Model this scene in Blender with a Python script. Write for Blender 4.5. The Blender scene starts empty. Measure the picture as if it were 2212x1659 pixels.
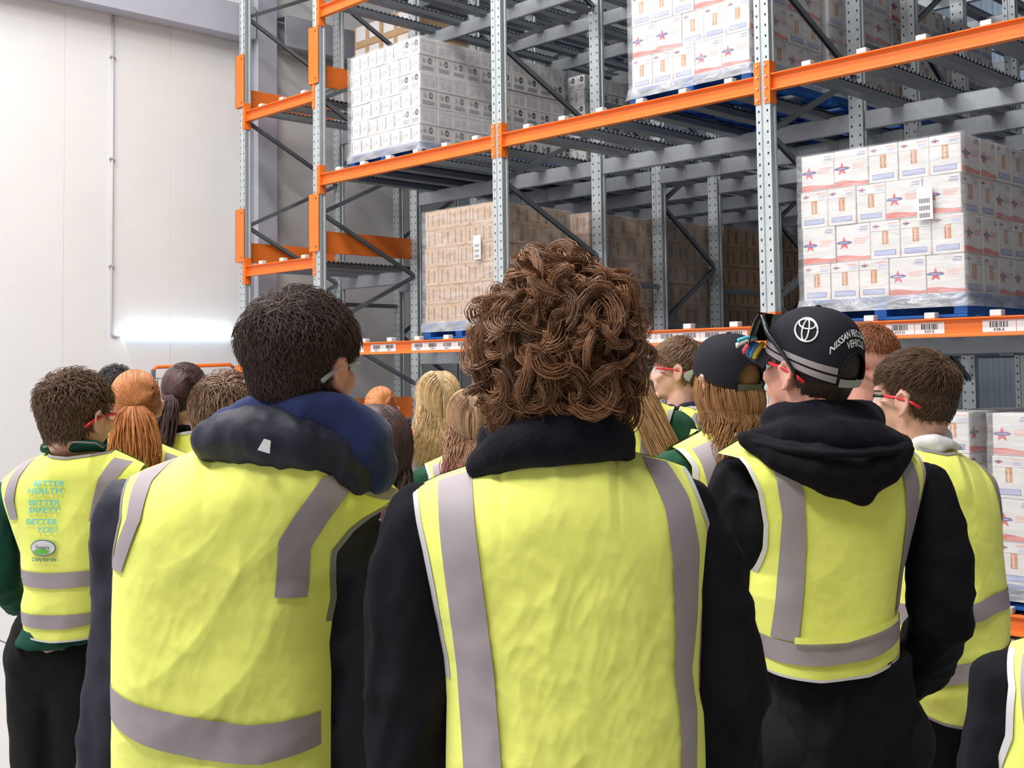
import bpy, bmesh, math, random
import numpy as np
from mathutils import Vector, Matrix, noise
random.seed(7); RNG = np.random.default_rng(7)
scene = bpy.context.scene
col = scene.collection
# ------------------------------------------------------------------ camera
CAMH = 1.65
FPX, CXP, CYP = 2486.24, 1106.0, 670.76
YAW, PITCH, ROLL = 0.7942967, 0.0513930, -0.0125694
def _basis():
    cy, sy = math.cos(YAW), math.sin(YAW)
    f = np.array([-sy*math.cos(PITCH), cy*math.cos(PITCH), math.sin(PITCH)])
    rt = np.array([cy, sy, 0.0]); up = np.cross(rt, f)
    r1 = rt*math.cos(ROLL)+up*math.sin(ROLL); u1 = -rt*math.sin(ROLL)+up*math.cos(ROLL)
    return r1, u1, f
CR, CU, CF = _basis()
cam_d = bpy.data.cameras.new('camera'); cam = bpy.data.objects.new('camera', cam_d); col.objects.link(cam)
cam.matrix_world = Matrix(((CR[0], CU[0], -CF[0], 0), (CR[1], CU[1], -CF[1], 0), (CR[2], CU[2], -CF[2], CAMH), (0, 0, 0, 1)))
cam_d.sensor_fit = 'HORIZONTAL'; cam_d.sensor_width = 36.0; cam_d.lens = FPX/2212*36.0
cam_d.shift_y = -(829.5-CYP)/2212.0; cam_d.clip_start = 0.05; cam_d.clip_end = 200
scene.camera = cam
# ------------------------------------------------------------------ world, lights, exposure
world = bpy.data.worlds.new('hall_air'); scene.world = world; world.use_nodes = True
wb = world.node_tree.nodes['Background']; wb.inputs[0].default_value = (0.93, 0.96, 1.0, 1); wb.inputs[1].default_value = 0.03
def area(name, loc, sx, sy, power, rot=(0, 0, 0), color=(1, 0.985, 0.97)):
    d = bpy.data.lights.new(name, 'AREA'); d.shape = 'RECTANGLE'; d.size = sx; d.size_y = sy; d.energy = power; d.color = color
    o = bpy.data.objects.new(name, d); col.objects.link(o); o.location = loc; o.rotation_euler = rot; return o
for (x, y, w) in ((-10.0, 3.2, 270), (-7.0, 3.2, 270), (-4.2, 3.2, 270), (-8.5, -2.2, 440), (-4.5, -2.2, 440), (-0.5, -2.2, 480)):
    area('high_bay_light', (x, y, 9.3), 2.6, 1.0, w)
area('high_bay_light', (-6.0, 17.5, 9.0), 6, 1.2, 90, color=(0.62, 0.80, 1.0))
area('rear_key_light', (-6.0, -11.5, 3.4), 11, 5, 500, rot=(math.radians(84), 0, 0), color=(0.97, 0.98, 1.0))  # soft key light added behind the camera; there is no door
vs = scene.view_settings
vs.view_transform = 'Standard'; vs.look = 'None'; vs.gamma = 1.0; vs.use_curve_mapping = False; vs.exposure = 0.02
# ------------------------------------------------------------------ helpers
def ray(x, y): return CR*((x-CXP)/FPX) - CU*((y-CYP)/FPX) + CF
def tag(o, label=None, cat=None, group=None, kind=None):
    if label: o['label'] = label
    if cat: o['category'] = cat
    if group: o['group'] = group
    if kind: o['kind'] = kind
    return o
def empty(name, loc=(0, 0, 0), parent=None, rz=0):
    o = bpy.data.objects.new(name, None); col.objects.link(o); o.location = loc; o.rotation_euler[2] = rz
    o.empty_display_size = 0.1
    if parent: o.parent = parent
    return o
def link_mesh(name, me, mats=None, parent=None, loc=None, rz=None):
    o = bpy.data.objects.new(name, me); col.objects.link(o)
    if mats is not None:
        if not isinstance(mats, (list, tuple)): mats = [mats]
        if len(me.materials) == 0:
            for m in mats: me.materials.append(m)
        else:
            for i, m in enumerate(mats):
                o.material_slots[i].link = 'OBJECT'; o.material_slots[i].material = m
    if parent: o.parent = parent
    if loc is not None: o.location = loc
    if rz is not None: o.rotation_euler[2] = rz
    return o
def copy_obj(o, parent=None, loc=None):
    c = o.copy(); col.objects.link(c)
    if parent is not None: c.parent = parent
    if loc is not None: c.location = loc
    return c
class MB:
    def __init__(s): s.v = []; s.f = []; s.m = []
    def add(s, vs, fs, mi=0):
        n = len(s.v); s.v.extend([tuple(map(float, p)) for p in vs]); s.f.extend([tuple(n+i for i in f) for f in fs]); s.m.extend([mi]*len(fs)); return s
    def box(s, x0, x1, y0, y1, z0, z1, mi=0):
        return s.add([(x0,y0,z0),(x1,y0,z0),(x1,y1,z0),(x0,y1,z0),(x0,y0,z1),(x1,y0,z1),(x1,y1,z1),(x0,y1,z1)],
                     [(0,3,2,1),(4,5,6,7),(0,1,5,4),(1,2,6,5),(2,3,7,6),(3,0,4,7)], mi)
    def cbox(s, x0, x1, y0, y1, z0, z1, c, mi=0):
        """box with chamfered edges"""
        b = bmesh.new(); bmesh.ops.create_cube(b, size=1)
        for v in b.verts: v.co = Vector((x0+(v.co.x+.5)*(x1-x0), y0+(v.co.y+.5)*(y1-y0), z0+(v.co.z+.5)*(z1-z0)))
        bmesh.ops.bevel(b, geom=b.edges[:], offset=c, segments=1, affect='EDGES'); b.verts.index_update()
        s.add([v.co for v in b.verts], [[v.index for v in f.verts] for f in b.faces], mi); b.free(); return s
    def prism(s, prof, axis, t0, t1, mi=0):
        """closed 2-D profile pushed along an axis"""
        n = len(prof); vs = []
        for t in (t0, t1):
            for (p, q) in prof:
                vs.append({'x': (t, p, q), 'y': (p, t, q), 'z': (p, q, t)}[axis])
        fs = [(i, (i+1) % n, n+(i+1) % n, n+i) for i in range(n)] + [tuple(range(n))[::-1], tuple(range(n, 2*n))]
        return s.add(vs, fs, mi)
    def tube(s, pts, r, n=8, mi=0, caps=True):
        pts = [Vector(p) for p in pts]; m = len(pts); rs = r if isinstance(r, (list, tuple)) else [r]*m
        vs = []; prev = None
        for i, p in enumerate(pts):
            t = (pts[min(i+1, m-1)]-pts[max(i-1, 0)]).normalized()
            if prev is None: u = t.orthogonal().normalized()
            else: u = (prev-t*prev.dot(t)).normalized()
            prev = u; w = t.cross(u)
            for k in range(n):
                a = 2*math.pi*k/n; vs.append(p+(u*math.cos(a)+w*math.sin(a))*rs[i])
        fs = [(i*n+k, i*n+(k+1) % n, (i+1)*n+(k+1) % n, (i+1)*n+k) for i in range(m-1) for k in range(n)]
        if caps: fs += [tuple(range(n))[::-1], tuple(range((m-1)*n, m*n))]
        return s.add(vs, fs, mi)
    def grid(s, P, mi=0, flip=False):
        P = np.asarray(P, float); a, b = P.shape[:2]
        fs = []
        for i in range(a-1):
            for j in range(b-1):
                q = (i*b+j, i*b+j+1, (i+1)*b+j+1, (i+1)*b+j); fs.append(q[::-1] if flip else q)
        return s.add(P.reshape(-1, 3), fs, mi)
    def mesh(s, name, smooth=False):
        me = bpy.data.meshes.new(name); me.from_pydata(s.v, [], s.f); me.polygons.foreach_set('material_index', s.m)
        if smooth: me.polygons.foreach_set('use_smooth', [True]*len(s.f))
        me.update(); return me
    def build(s, name, mats=None, parent=None, smooth=False, loc=None, rz=None):
        return link_mesh(name, s.mesh(name, smooth), mats, parent, loc, rz)
# ------------------------------------------------------------------ materials
def srgb(r, g, b):
    f = lambda c: (c/255/12.92) if c/255 <= 0.04045 else ((c/255+0.055)/1.055)**2.4
    return (f(r), f(g), f(b))
def mat(name, color, rough=0.6, metal=0.0, var=0.08, vscale=6.0, bump=0.0, bscale=60.0, spec=0.5, coat=0.0, alpha=1.0, emis=None, estr=0.0, attr=None, sheen=0.0, stretch=None, trans=0.0):
    m = bpy.data.materials.new(name); m.use_nodes = True; nt = m.node_tree; N = nt.nodes; L = nt.links
    b = N['Principled BSDF']; b.inputs['Roughness'].default_value = rough; b.inputs['Metallic'].default_value = metal
    b.inputs['Specular IOR Level'].default_value = spec; b.inputs['Coat Weight'].default_value = coat; b.inputs['Alpha'].default_value = alpha
    b.inputs['Sheen Weight'].default_value = sheen; b.inputs['Transmission Weight'].default_value = trans
    b.inputs['Base Color'].default_value = (*color, 1)
    tc = N.new('ShaderNodeTexCoord'); vec = tc.outputs['Object']
    if stretch:
        mp = N.new('ShaderNodeMapping'); mp.inputs['Scale'].default_value = stretch; L.new(vec, mp.inputs[0]); vec = mp.outputs[0]
    if var > 0:
        nz = N.new('ShaderNodeTexNoise'); nz.inputs['Scale'].default_value = vscale; nz.inputs['Detail'].default_value = 4; L.new(vec, nz.inputs['Vector'])
        rp = N.new('ShaderNodeMapRange'); rp.inputs[1].default_value = 0.3; rp.inputs[2].default_value = 0.7
        rp.inputs[3].default_value = 1-var; rp.inputs[4].default_value = 1+var; L.new(nz.outputs[0], rp.inputs[0])
        mx = N.new('ShaderNodeVectorMath'); mx.operation = 'SCALE'; L.new(rp.outputs[0], mx.inputs['Scale']); mx.inputs[0].default_value = color
        src = mx.outputs[0]
        if attr:
            at = N.new('ShaderNodeAttribute'); at.attribute_name = attr
            m2 = N.new('ShaderNodeVectorMath'); m2.operation = 'MULTIPLY'; L.new(src, m2.inputs[0]); L.new(at.outputs['Color'], m2.inputs[1]); src = m2.outputs[0]
        L.new(src, b.inputs['Base Color'])
    if bump > 0:
        n2 = N.new('ShaderNodeTexNoise'); n2.inputs['Scale'].default_value = bscale; n2.inputs['Detail'].default_value = 5; L.new(vec, n2.inputs['Vector'])
        bp = N.new('ShaderNodeBump'); bp.inputs['Strength'].default_value = bump; bp.inputs['Distance'].default_value = 0.01; L.new(n2.outputs[0], bp.inputs['Height']); L.new(bp.outputs[0], b.inputs['Normal'])
    if emis: b.inputs['Emission Color'].default_value = (*emis, 1); b.inputs['Emission Strength'].default_value = estr
    m.diffuse_color = (*color, 1)
    return m
M = {}
M['wall'] = mat('white_wall_panel', srgb(228, 226, 224), 0.45, var=0.02, vscale=1.5, bump=0.02, bscale=3)
M['steel_paint'] = mat('grey_painted_steel', srgb(176, 177, 188), 0.5, var=0.04, vscale=3)
M['conduit'] = mat('grey_conduit', srgb(186, 188, 196), 0.5, var=0.03)
M['floor'] = mat('polished_concrete', srgb(168, 166, 165), 0.4, var=0.07, vscale=1.2, bump=0.03, bscale=30)
M['ceil'] = mat('ceiling_sheet', srgb(215, 217, 220), 0.6, var=0.03)
M['clad'] = mat('ribbed_cladding', srgb(205, 214, 222), 0.4, metal=0.2, var=0.05)
M['orange'] = mat('orange_enamel', srgb(236, 120, 44), 0.42, var=0.05, vscale=5, spec=0.4)
M['lampglow'] = mat('lamp_diffuser', (0.9, 0.95, 1), 0.4, var=0, emis=(0.72, 0.86, 1.0), estr=3.5)
M['white_pl'] = mat('white_plastic', srgb(222, 224, 224), 0.4, var=0.03)
M['bolt'] = mat('zinc_bolt', srgb(205, 198, 192), 0.35, metal=0.7, var=0.05)
M['dark_gap'] = mat('dark_steel', srgb(52, 54, 58), 0.6, var=0.05)
M['blue'] = mat('blue_pallet_paint', srgb(28, 96, 178), 0.6, var=0.14, vscale=9, bump=0.1, bscale=50)
M['carton_w'] = mat('white_carton_board', srgb(222, 219, 216), 0.55, var=0.03, vscale=3, bump=0.02)
M['carton_g'] = mat('grey_white_carton_board', srgb(214, 211, 209), 0.6, var=0.03, vscale=3)
M['carton_b'] = mat('brown_carton_board', srgb(192, 158, 124), 0.7, var=0.07, vscale=4, bump=0.03)
M['p_red'] = mat('print_red', srgb(214, 62, 66), 0.5, var=0.04)
M['p_coral'] = mat('print_coral', srgb(214, 112, 100), 0.5, var=0.12, vscale=20)
M['p_pink'] = mat('print_pink', srgb(240, 178, 168), 0.5, var=0.04)
M['p_blue'] = mat('print_blue', srgb(70, 66, 140), 0.5, var=0.04)
M['p_lblue'] = mat('print_pale_blue', srgb(176, 182, 214), 0.5, var=0.04)
M['p_amber'] = mat('print_amber', srgb(196, 140, 74), 0.5, var=0.3, vscale=40)
M['p_grey'] = mat('print_grey', srgb(150, 150, 156), 0.6, var=0.1, vscale=40)
M['p_black'] = mat('print_black', srgb(56, 56, 60), 0.6, var=0.05)
M['p_dbrown'] = mat('print_dark_brown', srgb(142, 118, 100), 0.7, var=0.1, vscale=30)
M['label'] = mat('label_paper', srgb(232, 228, 228), 0.5, var=0.02)
def galv(name, tone, holes):
    m = bpy.data.materials.new(name); m.use_nodes = True; nt = m.node_tree; N = nt.nodes; L = nt.links; b = N['Principled BSDF']
    b.inputs['Metallic'].default_value = 0.45; b.inputs['Roughness'].default_value = 0.42
    tc = N.new('ShaderNodeTexCoord')
    vo = N.new('ShaderNodeTexVoronoi'); vo.inputs['Scale'].default_value = 45; L.new(tc.outputs['Object'], vo.inputs['Vector'])
    nz = N.new('ShaderNodeTexNoise'); nz.inputs['Scale'].default_value = 4; L.new(tc.outputs['Object'], nz.inputs['Vector'])
    ad = N.new('ShaderNodeMath'); ad.operation = 'ADD'; L.new(vo.outputs['Color'], ad.inputs[0]); L.new(nz.outputs[0], ad.inputs[1])
    cr = N.new('ShaderNodeMapRange'); cr.inputs[2].default_value = 2.0; cr.inputs[3].default_value = 0.86; cr.inputs[4].default_value = 1.1; L.new(ad.outputs[0], cr.inputs[0])
    sc = N.new('ShaderNodeVectorMath'); sc.operation = 'SCALE'; sc.inputs[0].default_value = srgb(*tone); L.new(cr.outputs[0], sc.inputs['Scale'])
    src = sc.outputs[0]
    if holes:
        sx = N.new('ShaderNodeSeparateXYZ'); L.new(tc.outputs['Object'], sx.inputs[0])
        def mth(op, a, bv=None):
            n = N.new('ShaderNodeMath'); n.operation = op
            for i, q in enumerate((a, bv)):
                if q is None: continue
                if isinstance(q, (int, float)): n.inputs[i].default_value = q
                else: L.new(q, n.inputs[i])
            return n.outputs[0]
        ax = mth('ABSOLUTE', mth('SUBTRACT', mth('ABSOLUTE', sx.outputs['X']), 0.036)); hx = mth('LESS_THAN', ax, 0.0065)
        fz = mth('FRACT', mth('DIVIDE', sx.outputs['Z'], 0.077)); hz = mth('LESS_THAN', fz, 0.24)
        ge = N.new('ShaderNodeNewGeometry'); sn = N.new('ShaderNodeSeparateXYZ'); L.new(ge.outputs['Normal'], sn.inputs[0])
        hn = mth('LESS_THAN', sn.outputs['Y'], -0.8)
        h = mth('MULTIPLY', mth('MULTIPLY', hx, hz), hn)
        mix = N.new('ShaderNodeMix'); mix.data_type = 'RGBA'; L.new(h, mix.inputs['Factor']); L.new(src, mix.inputs['A']); mix.inputs['B'].default_value = (0.02, 0.022, 0.025, 1); src = mix.outputs['Result']
    L.new(src, b.inputs['Base Color']); return m
M['galv_post'] = galv('galvanised_slotted_post', (192, 199, 201), True)
M['galv'] = galv('galvanised_steel', (160, 165, 171), False)
M['galv_dark'] = galv('galvanised_rail', (126, 131, 137), False)
M['roller'] = mat('roller_wheel', srgb(96, 100, 104), 0.6, metal=0.2, var=0.1)
M['brace'] = galv('galvanised_brace', (120, 124, 130), False)
def wrap_mat(name, a0, a1, base=.8):
    m = bpy.data.materials.new(name); m.use_nodes = True; nt = m.node_tree; N = nt.nodes; L = nt.links; b = N['Principled BSDF']
    b.inputs['Base Color'].default_value = (base, base*1.02, base*1.06, 1); b.inputs['Roughness'].default_value = 0.16; b.inputs['Specular IOR Level'].default_value = 0.9
    tc = N.new('ShaderNodeTexCoord'); mp = N.new('ShaderNodeMapping'); mp.inputs['Scale'].default_value = (5, 5, 16); L.new(tc.outputs['Object'], mp.inputs[0])
    nz = N.new('ShaderNodeTexNoise'); nz.inputs['Scale'].default_value = 1.0; nz.inputs['Detail'].default_value = 5; nz.inputs['Distortion'].default_value = 0.6; L.new(mp.outputs[0], nz.inputs['Vector'])
    bp = N.new('ShaderNodeBump'); bp.inputs['Strength'].default_value = 0.8; bp.inputs['Distance'].default_value = 0.03; L.new(nz.outputs[0], bp.inputs['Height']); L.new(bp.outputs[0], b.inputs['Normal'])
    mr = N.new('ShaderNodeMapRange'); mr.inputs[1].default_value = 0.35; mr.inputs[2].default_value = 0.75; mr.inputs[3].default_value = a0; mr.inputs[4].default_value = a1; L.new(nz.outputs[0], mr.inputs[0]); L.new(mr.outputs[0], b.inputs['Alpha'])
    return m
M['wrap'] = wrap_mat('stretch_film', .12, .34); M['wrap2'] = wrap_mat('gathered_stretch_film', .4, .8, .5)
# ------------------------------------------------------------------ room
XW = -12.2
m = MB(); m.box(-13, 15, -13, 23, -0.2, 0.0); fl = m.build('floor', M['floor']); tag(fl, kind='structure')
for i, y in enumerate(np.arange(-10, 20, 3.2)):
    m = MB(); m.box(-12.2, 14, y, y+0.012, 0.0, 0.0012); o = m.build('floor_joint', M['dark_gap'], fl)
m = MB(); m.box(XW-0.3, XW-0.02, -13, 22.2, 0, 10); wl = m.build('wall_left', M['conduit']); tag(wl, kind='structure')
pm = MB(); pm.cbox(-0.02, 0.0, 0.0012, 1.2488, 0, 9.9, 0.002); pme = pm.mesh('wall_panel')
for k in range(-8, 13): link_mesh('wall_panel', pme, M['wall'], wl, (XW, 5.22+1.25*k, 0.02))
m = MB(); m.box(-12.5, 14.5, 20.0, 20.2, 0, 10)
wb_ = m.build('wall_back', M['clad']); tag(wb_, kind='structure')
rm = MB(); prof = []
for k in range(11):
    x = k*0.2; prof += [(x, 0), (x+0.07, 0), (x+0.09, -0.04), (x+0.17, -0.04), (x+0.19, 0)]
prof = prof + [(2.2, 0.02), (0, 0.02)]
rm.prism(prof, 'z', 0, 9.9); rme = rm.mesh('cladding_sheet')
for k in range(12): link_mesh('cladding_sheet', rme, M['clad'], wb_, (-12.2+2.2*k, 19.98, 0))
m = MB(); m.box(14.2, 14.4, -13, 20, 0, 10); tag(m.build('wall_right', M['wall']), kind='structure')
m = MB(); m.box(-12.5, 14.5, -13, 20.3, 10, 10.15); tag(m.build('ceiling', M['ceil']), kind='structure')
# wall girt, column, conduit, batten light
m = MB(); z0, z1 = CAMH+4.03, CAMH+4.42
for (ya, yb) in ((-12, 7.44), (7.86, 19.5)):
    prof = [(-11.93, z0), (-11.93, z1), (-12.16, z1), (-12.16, z1-.02), (-11.95, z1-.02), (-11.95, z0+.02), (-12.16, z0+.02), (-12.16, z0)]
    m.prism(prof, 'y', ya, yb)
o = m.build('trim_1', M['steel_paint']); tag(o, kind='structure')
m = MB()
m.cbox(-12.19, -11.95, 7.47, 7.76, 0, 9.9, .012); m.box(-12.19, -12.03, 7.40, 7.47, 0, 9.9); m.box(-12.19, -12.03, 7.76, 7.80, 0, 9.9)
o = m.build('trim_2', M['steel_paint']); tag(o, kind='structure')
cz = CAMH+0.47
t = empty('wall_light', (XW, 6.58, cz)); tag(t, 'lit tubular batten light mounted low on the white wall', 'light')
m = MB(); m.cbox(0.0, 0.05, -0.66, 0.66, -0.045, 0.045, 0.01); m.build('mounting_base', M['white_pl'], t)
m = MB(); pr = [(0.06+0.065*math.cos(a), 0.065*math.sin(a)) for a in np.linspace(0, 2*math.pi, 21)[:-1]]
m.prism([(x, z) for x, z in pr], 'y', -0.68, 0.68); m.build('diffuser', M['lampglow'], t)
m = MB(); m.tube([(XW+.02, 5.75, CAMH+4.1), (XW+.02, 5.75, cz-0.0), (XW+.02, 5.76, cz-.03), (XW+.02, 5.8, cz-.045), (XW+.02, 5.85, cz-.045)], 0.014, 8)
t = m.build('conduit', M['conduit'], smooth=True); tag(t, 'thin grey electrical conduit running down the wall to the light', 'conduit')
for zz in (1.2, 2.4, 3.55):
    m = MB(); m.box(XW, XW+.04, 5.72, 5.78, CAMH+zz, CAMH+zz+.02); m.build('saddle_clip', M['conduit'], t)
# ------------------------------------------------------------------ pallet rack
RY = 7.0
XP = [-11.52, -10.05, -7.29, -4.54, -1.78]
LV = [0.145, 1.94, 3.735, 5.53]; LH = [1.06, 2.87, 4.655, 6.44]
rack = empty('pallet_rack', (XP[2], RY, 0))
tag(rack, 'tall galvanised pallet rack with orange front beams behind the group', 'pallet rack')
def rl(x, y, z=0): return (x-XP[2], y-RY, z)
pprof = [(-.06, .08), (-.06, .062), (-.05, .056), (-.05, .034), (-.06, .028), (-.06, 0), (-.014, 0), (-.008, .009), (.008, .009), (.014, 0), (.06, 0), (.06, .028), (.05, .034), (.05, .056), (.06, .062), (.06, .08)]
m = MB(); m.prism(pprof, 'z', 0.01, 7.2); m.box(-.09, .09, -.03, .11, 0, 0.012); post_me = m.mesh('rack_upright')
m = MB(); m.prism([(p, 0.08-q) for p, q in pprof[::-1]], 'z', 0.01, 7.2); m.box(-.09, .09, -.03, .11, 0, 0.012); post_b = m.mesh('rack_upright_back')
FR = [(7.0, 8.36), (9.25, 10.26), (11.4, 12.5), (13.4, 14.5)]
def brace(x, ya, za, yb, zb, parent):
    m = MB(); L = math.hypot(yb-ya, zb-za); m.prism([(-.018, -.02), (.018, -.02), (.018, .02), (.012, .02), (.012, -.014), (-.012, -.014), (-.012, .02), (-.018, .02)], 'y', 0, L)
    o = m.build('diagonal_brace', M['brace'], parent, loc=rl(x, ya, za)); o.rotation_euler[0] = math.atan2(zb-za, yb-ya); return o
for xi, x in enumerate(XP):
    for fi, (ya, yb) in enumerate(FR):
        if fi == 3 and x > -5: continue
        link_mesh('rack_upright', post_me, M['galv_post'], rack, rl(x, ya)); link_mesh('rack_upright', post_b, M['galv_post'], rack, rl(x, yb-.04))
        for k in range(-1, 4):
            zf = 3.33+1.22*k
            if zf < 6: brace(x, ya+.06, zf, yb-.02, zf+.61, rack)
            brace(x, yb-.02, zf-.61 if zf > 1 else .3, ya+.06, zf, rack)
        if fi+1 < len(FR):
            for z in (0.6, 2.45, 4.2):
                m = MB(); m.box(-.02, .02, 0, FR[fi+1][0]-yb-.04, 0, .05); m.build('frame_spacer', M['galv_dark'], rack, loc=rl(x, yb+.04, z))
# orange beams
bprof = [(0, 0), (.055, 0), (.055, .12), (0, .12), (0, .112), (.032, .106), (.034, .10), (.034, .02), (.032, .014), (0, .008)]
bolt = MB(); bolt.prism([(.008*math.cos(a), .008*math.sin(a)) for a in np.linspace(0, 2*math.pi, 9)[:-1]], 'y', -.012, 0); bolt_me = bolt.mesh('bolt')
# front face lettering
def text_mesh(s, size=1.0, bold=False, align='CENTER', shear=0.0):
    c = bpy.data.curves.new('lettering', 'FONT'); c.body = s; c.size = size; c.align_x = align; c.shear = shear; c.resolution_u = 2
    if bold: c.offset = size*0.018
    o = bpy.data.objects.new('lettering', c); col.objects.link(o); dg = bpy.context.evaluated_depsgraph_get(); dg.update()
    me = bpy.data.meshes.new_from_object(o.evaluated_get(dg)); bpy.data.objects.remove(o); bpy.data.curves.remove(c)
    v = np.array([p.co[:] for p in me.vertices]).reshape(-1, 3); f = [tuple(p.vertices) for p in me.polygons]; bpy.data.meshes.remove(me); return v, f
def front_beam(x0, x1, z, labels=None):
    """x0,x1: post centres; z: top of the beam"""
    L = x1-x0
    m = MB(); m.prism(bprof, 'x', .064, L-.064); b = m.build('front_beam', M['orange'], rack, loc=rl(x0, RY, z-.12))
    for s, xx in ((1, 0.0), (-1, L)):
        m = MB(); e = xx+s*.06
        m.box(min(xx+s*.016, e), max(xx+s*.016, e), -.008, -.001, -.09, .215)
        m.box(min(e, e+s*.006), max(e, e+s*.006), -.008, .075, -.09, .215)
        m.build('connector_plate', M['orange'], b)
        for k in range(4): link_mesh('bolt', bolt_me, M['bolt'], b, (xx+s*.036, -.008, -.06+k*.082))
    if labels:
        for (xa, xb, txt) in labels:
            m = MB(); m.box(xa-x0, xb-x0, .0315, .0345, .024, .097, 0)
            q = .016; w = xb-xa; rs = np.random.default_rng(int(abs(xa)*1000)); xx = xa-x0+w*.22
            while xx < xb-x0-w*.22:
                bw = float(rs.choice([.003, .005, .008])); m.box(xx, xx+bw, .0303, .0316, .052, .088, 1); xx += bw+float(rs.choice([.003, .005, .007]))
            v, f = text_mesh(txt, .026, True); m.add([(p[0]+(xa+xb)/2-x0, .0306, p[1]+.03) for p in v], f, 1)
            m.build('barcode_label', [M['label'], M['p_black']], b)
    return b
letters = 'ABCDEFGH'
for bi in range(1, 4):
    for li, z in enumerate(LV):
        lab = None
        if li == 1:
            lab = []
            a0 = XP[bi]+.15; nb = 'K%02d' % (4+bi)
            for k in range(3): lab.append((a0+.0+k*.204, a0+.2+k*.204, '%s-%s' % (nb, letters[k])))
            a1 = XP[bi]+.876
            for k in range(2): lab.append((a1+k*.2, a1+.196+k*.2, '%s-%s' % (nb, 'DE'[k])))
            a2 = XP[bi]+1.515
            for k in range(5): lab.append((a2+k*.208, a2+.204+k*.208, 'K%02d-%s' % (5+bi, letters[k])))
        front_beam(XP[bi], XP[bi+1], z, lab)
for z in LH[1:3]: front_beam(XP[0], XP[1], z)
# side guards and end plates of the narrow bay
for x in (-11.55, -10.08):
    for z in (4.71, 2.92, 1.13):
        m = MB(); m.prism([(-.015, 0), (.015, 0), (.015, .23), (.008, .23), (.008, .012), (-.015, .012)], 'y', 0, 1.45); m.build('side_guard', M['orange'], rack, loc=rl(x-.03, RY+.03, z))
        g = MB(); g.box(-.09, .09, -.006, 0.0, 0, .61); g.box(-.09, -.084, -.006, .05, 0, .61)
        o = g.build('guard_end_plate', M['orange'], rack, loc=rl(x, RY-.012, z))
        for q in (.05, .56): link_mesh('bolt_hole', bolt_me, M['dark_gap'], o, (.045, 0, q))
# inner beams and roller tracks
def bay_cols(bi): 
    x = XP[bi]+.33
    n = 6 if bi else 3
    return [XP[bi]+.34+.42*k for k in range(n)]
saddle = MB(); saddle.box(-.06, .06, -.004, 0, 0, .15); saddle_me = saddle.mesh('saddle_plate')
DEEP = [8.34, 9.22, 10.24, 11.37, 12.5, 13.4, 14.5]
for bi in range(4):
    for li, z in enumerate(LV if bi else LH):
        for di, y in enumerate(DEEP):
            zz = z-.07
            m = MB(); m.cbox(.062, XP[bi+1]-XP[bi]-.062, 0, .05, -.15, 0, .008); o = m.build('inner_beam', M['galv'], rack, loc=rl(XP[bi], y, zz))
            if di in (1, 2):
                for xx in bay_cols(bi): link_mesh('saddle_plate', saddle_me, M['galv'], o, (xx-XP[bi], -.001, -.15))
TL = 7.4
m = MB(); m.prism([(-.055, 0), (.055, 0), (.055, .06), (.047, .06), (.047, .008), (-.047, .008), (-.047, .06), (-.055, .06)], 'y', 0, TL); track_me = m.mesh('roller_track')
m = MB()
for k in range(int(TL/.06)):
    y = .03+k*.06
    for xs in (-.055, .035):
        m.prism([(y+.026*math.cos(a), .052+.026*math.sin(a)) for a in np.linspace(0, math.pi, 5)], 'x', xs, xs+.02)
roll_me = m.mesh('rollers')
m = MB(); m.cbox(-.036, .036, -.012, .05, 0, .04, .004); stop_me = m.mesh('end_stop')
for bi in range(4):
    for li, z in enumerate(LV if bi else LH):
        for xx in bay_cols(bi):
            o = link_mesh('roller_track', track_me, M['galv_dark'], rack, rl(xx, RY+.055, z-.088))
            r = link_mesh('rollers', roll_me, M['roller'], o); tag(r, kind='stuff')
            link_mesh('end_stop', stop_me, M['white_pl'], o, (0, -.02, .088))
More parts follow.
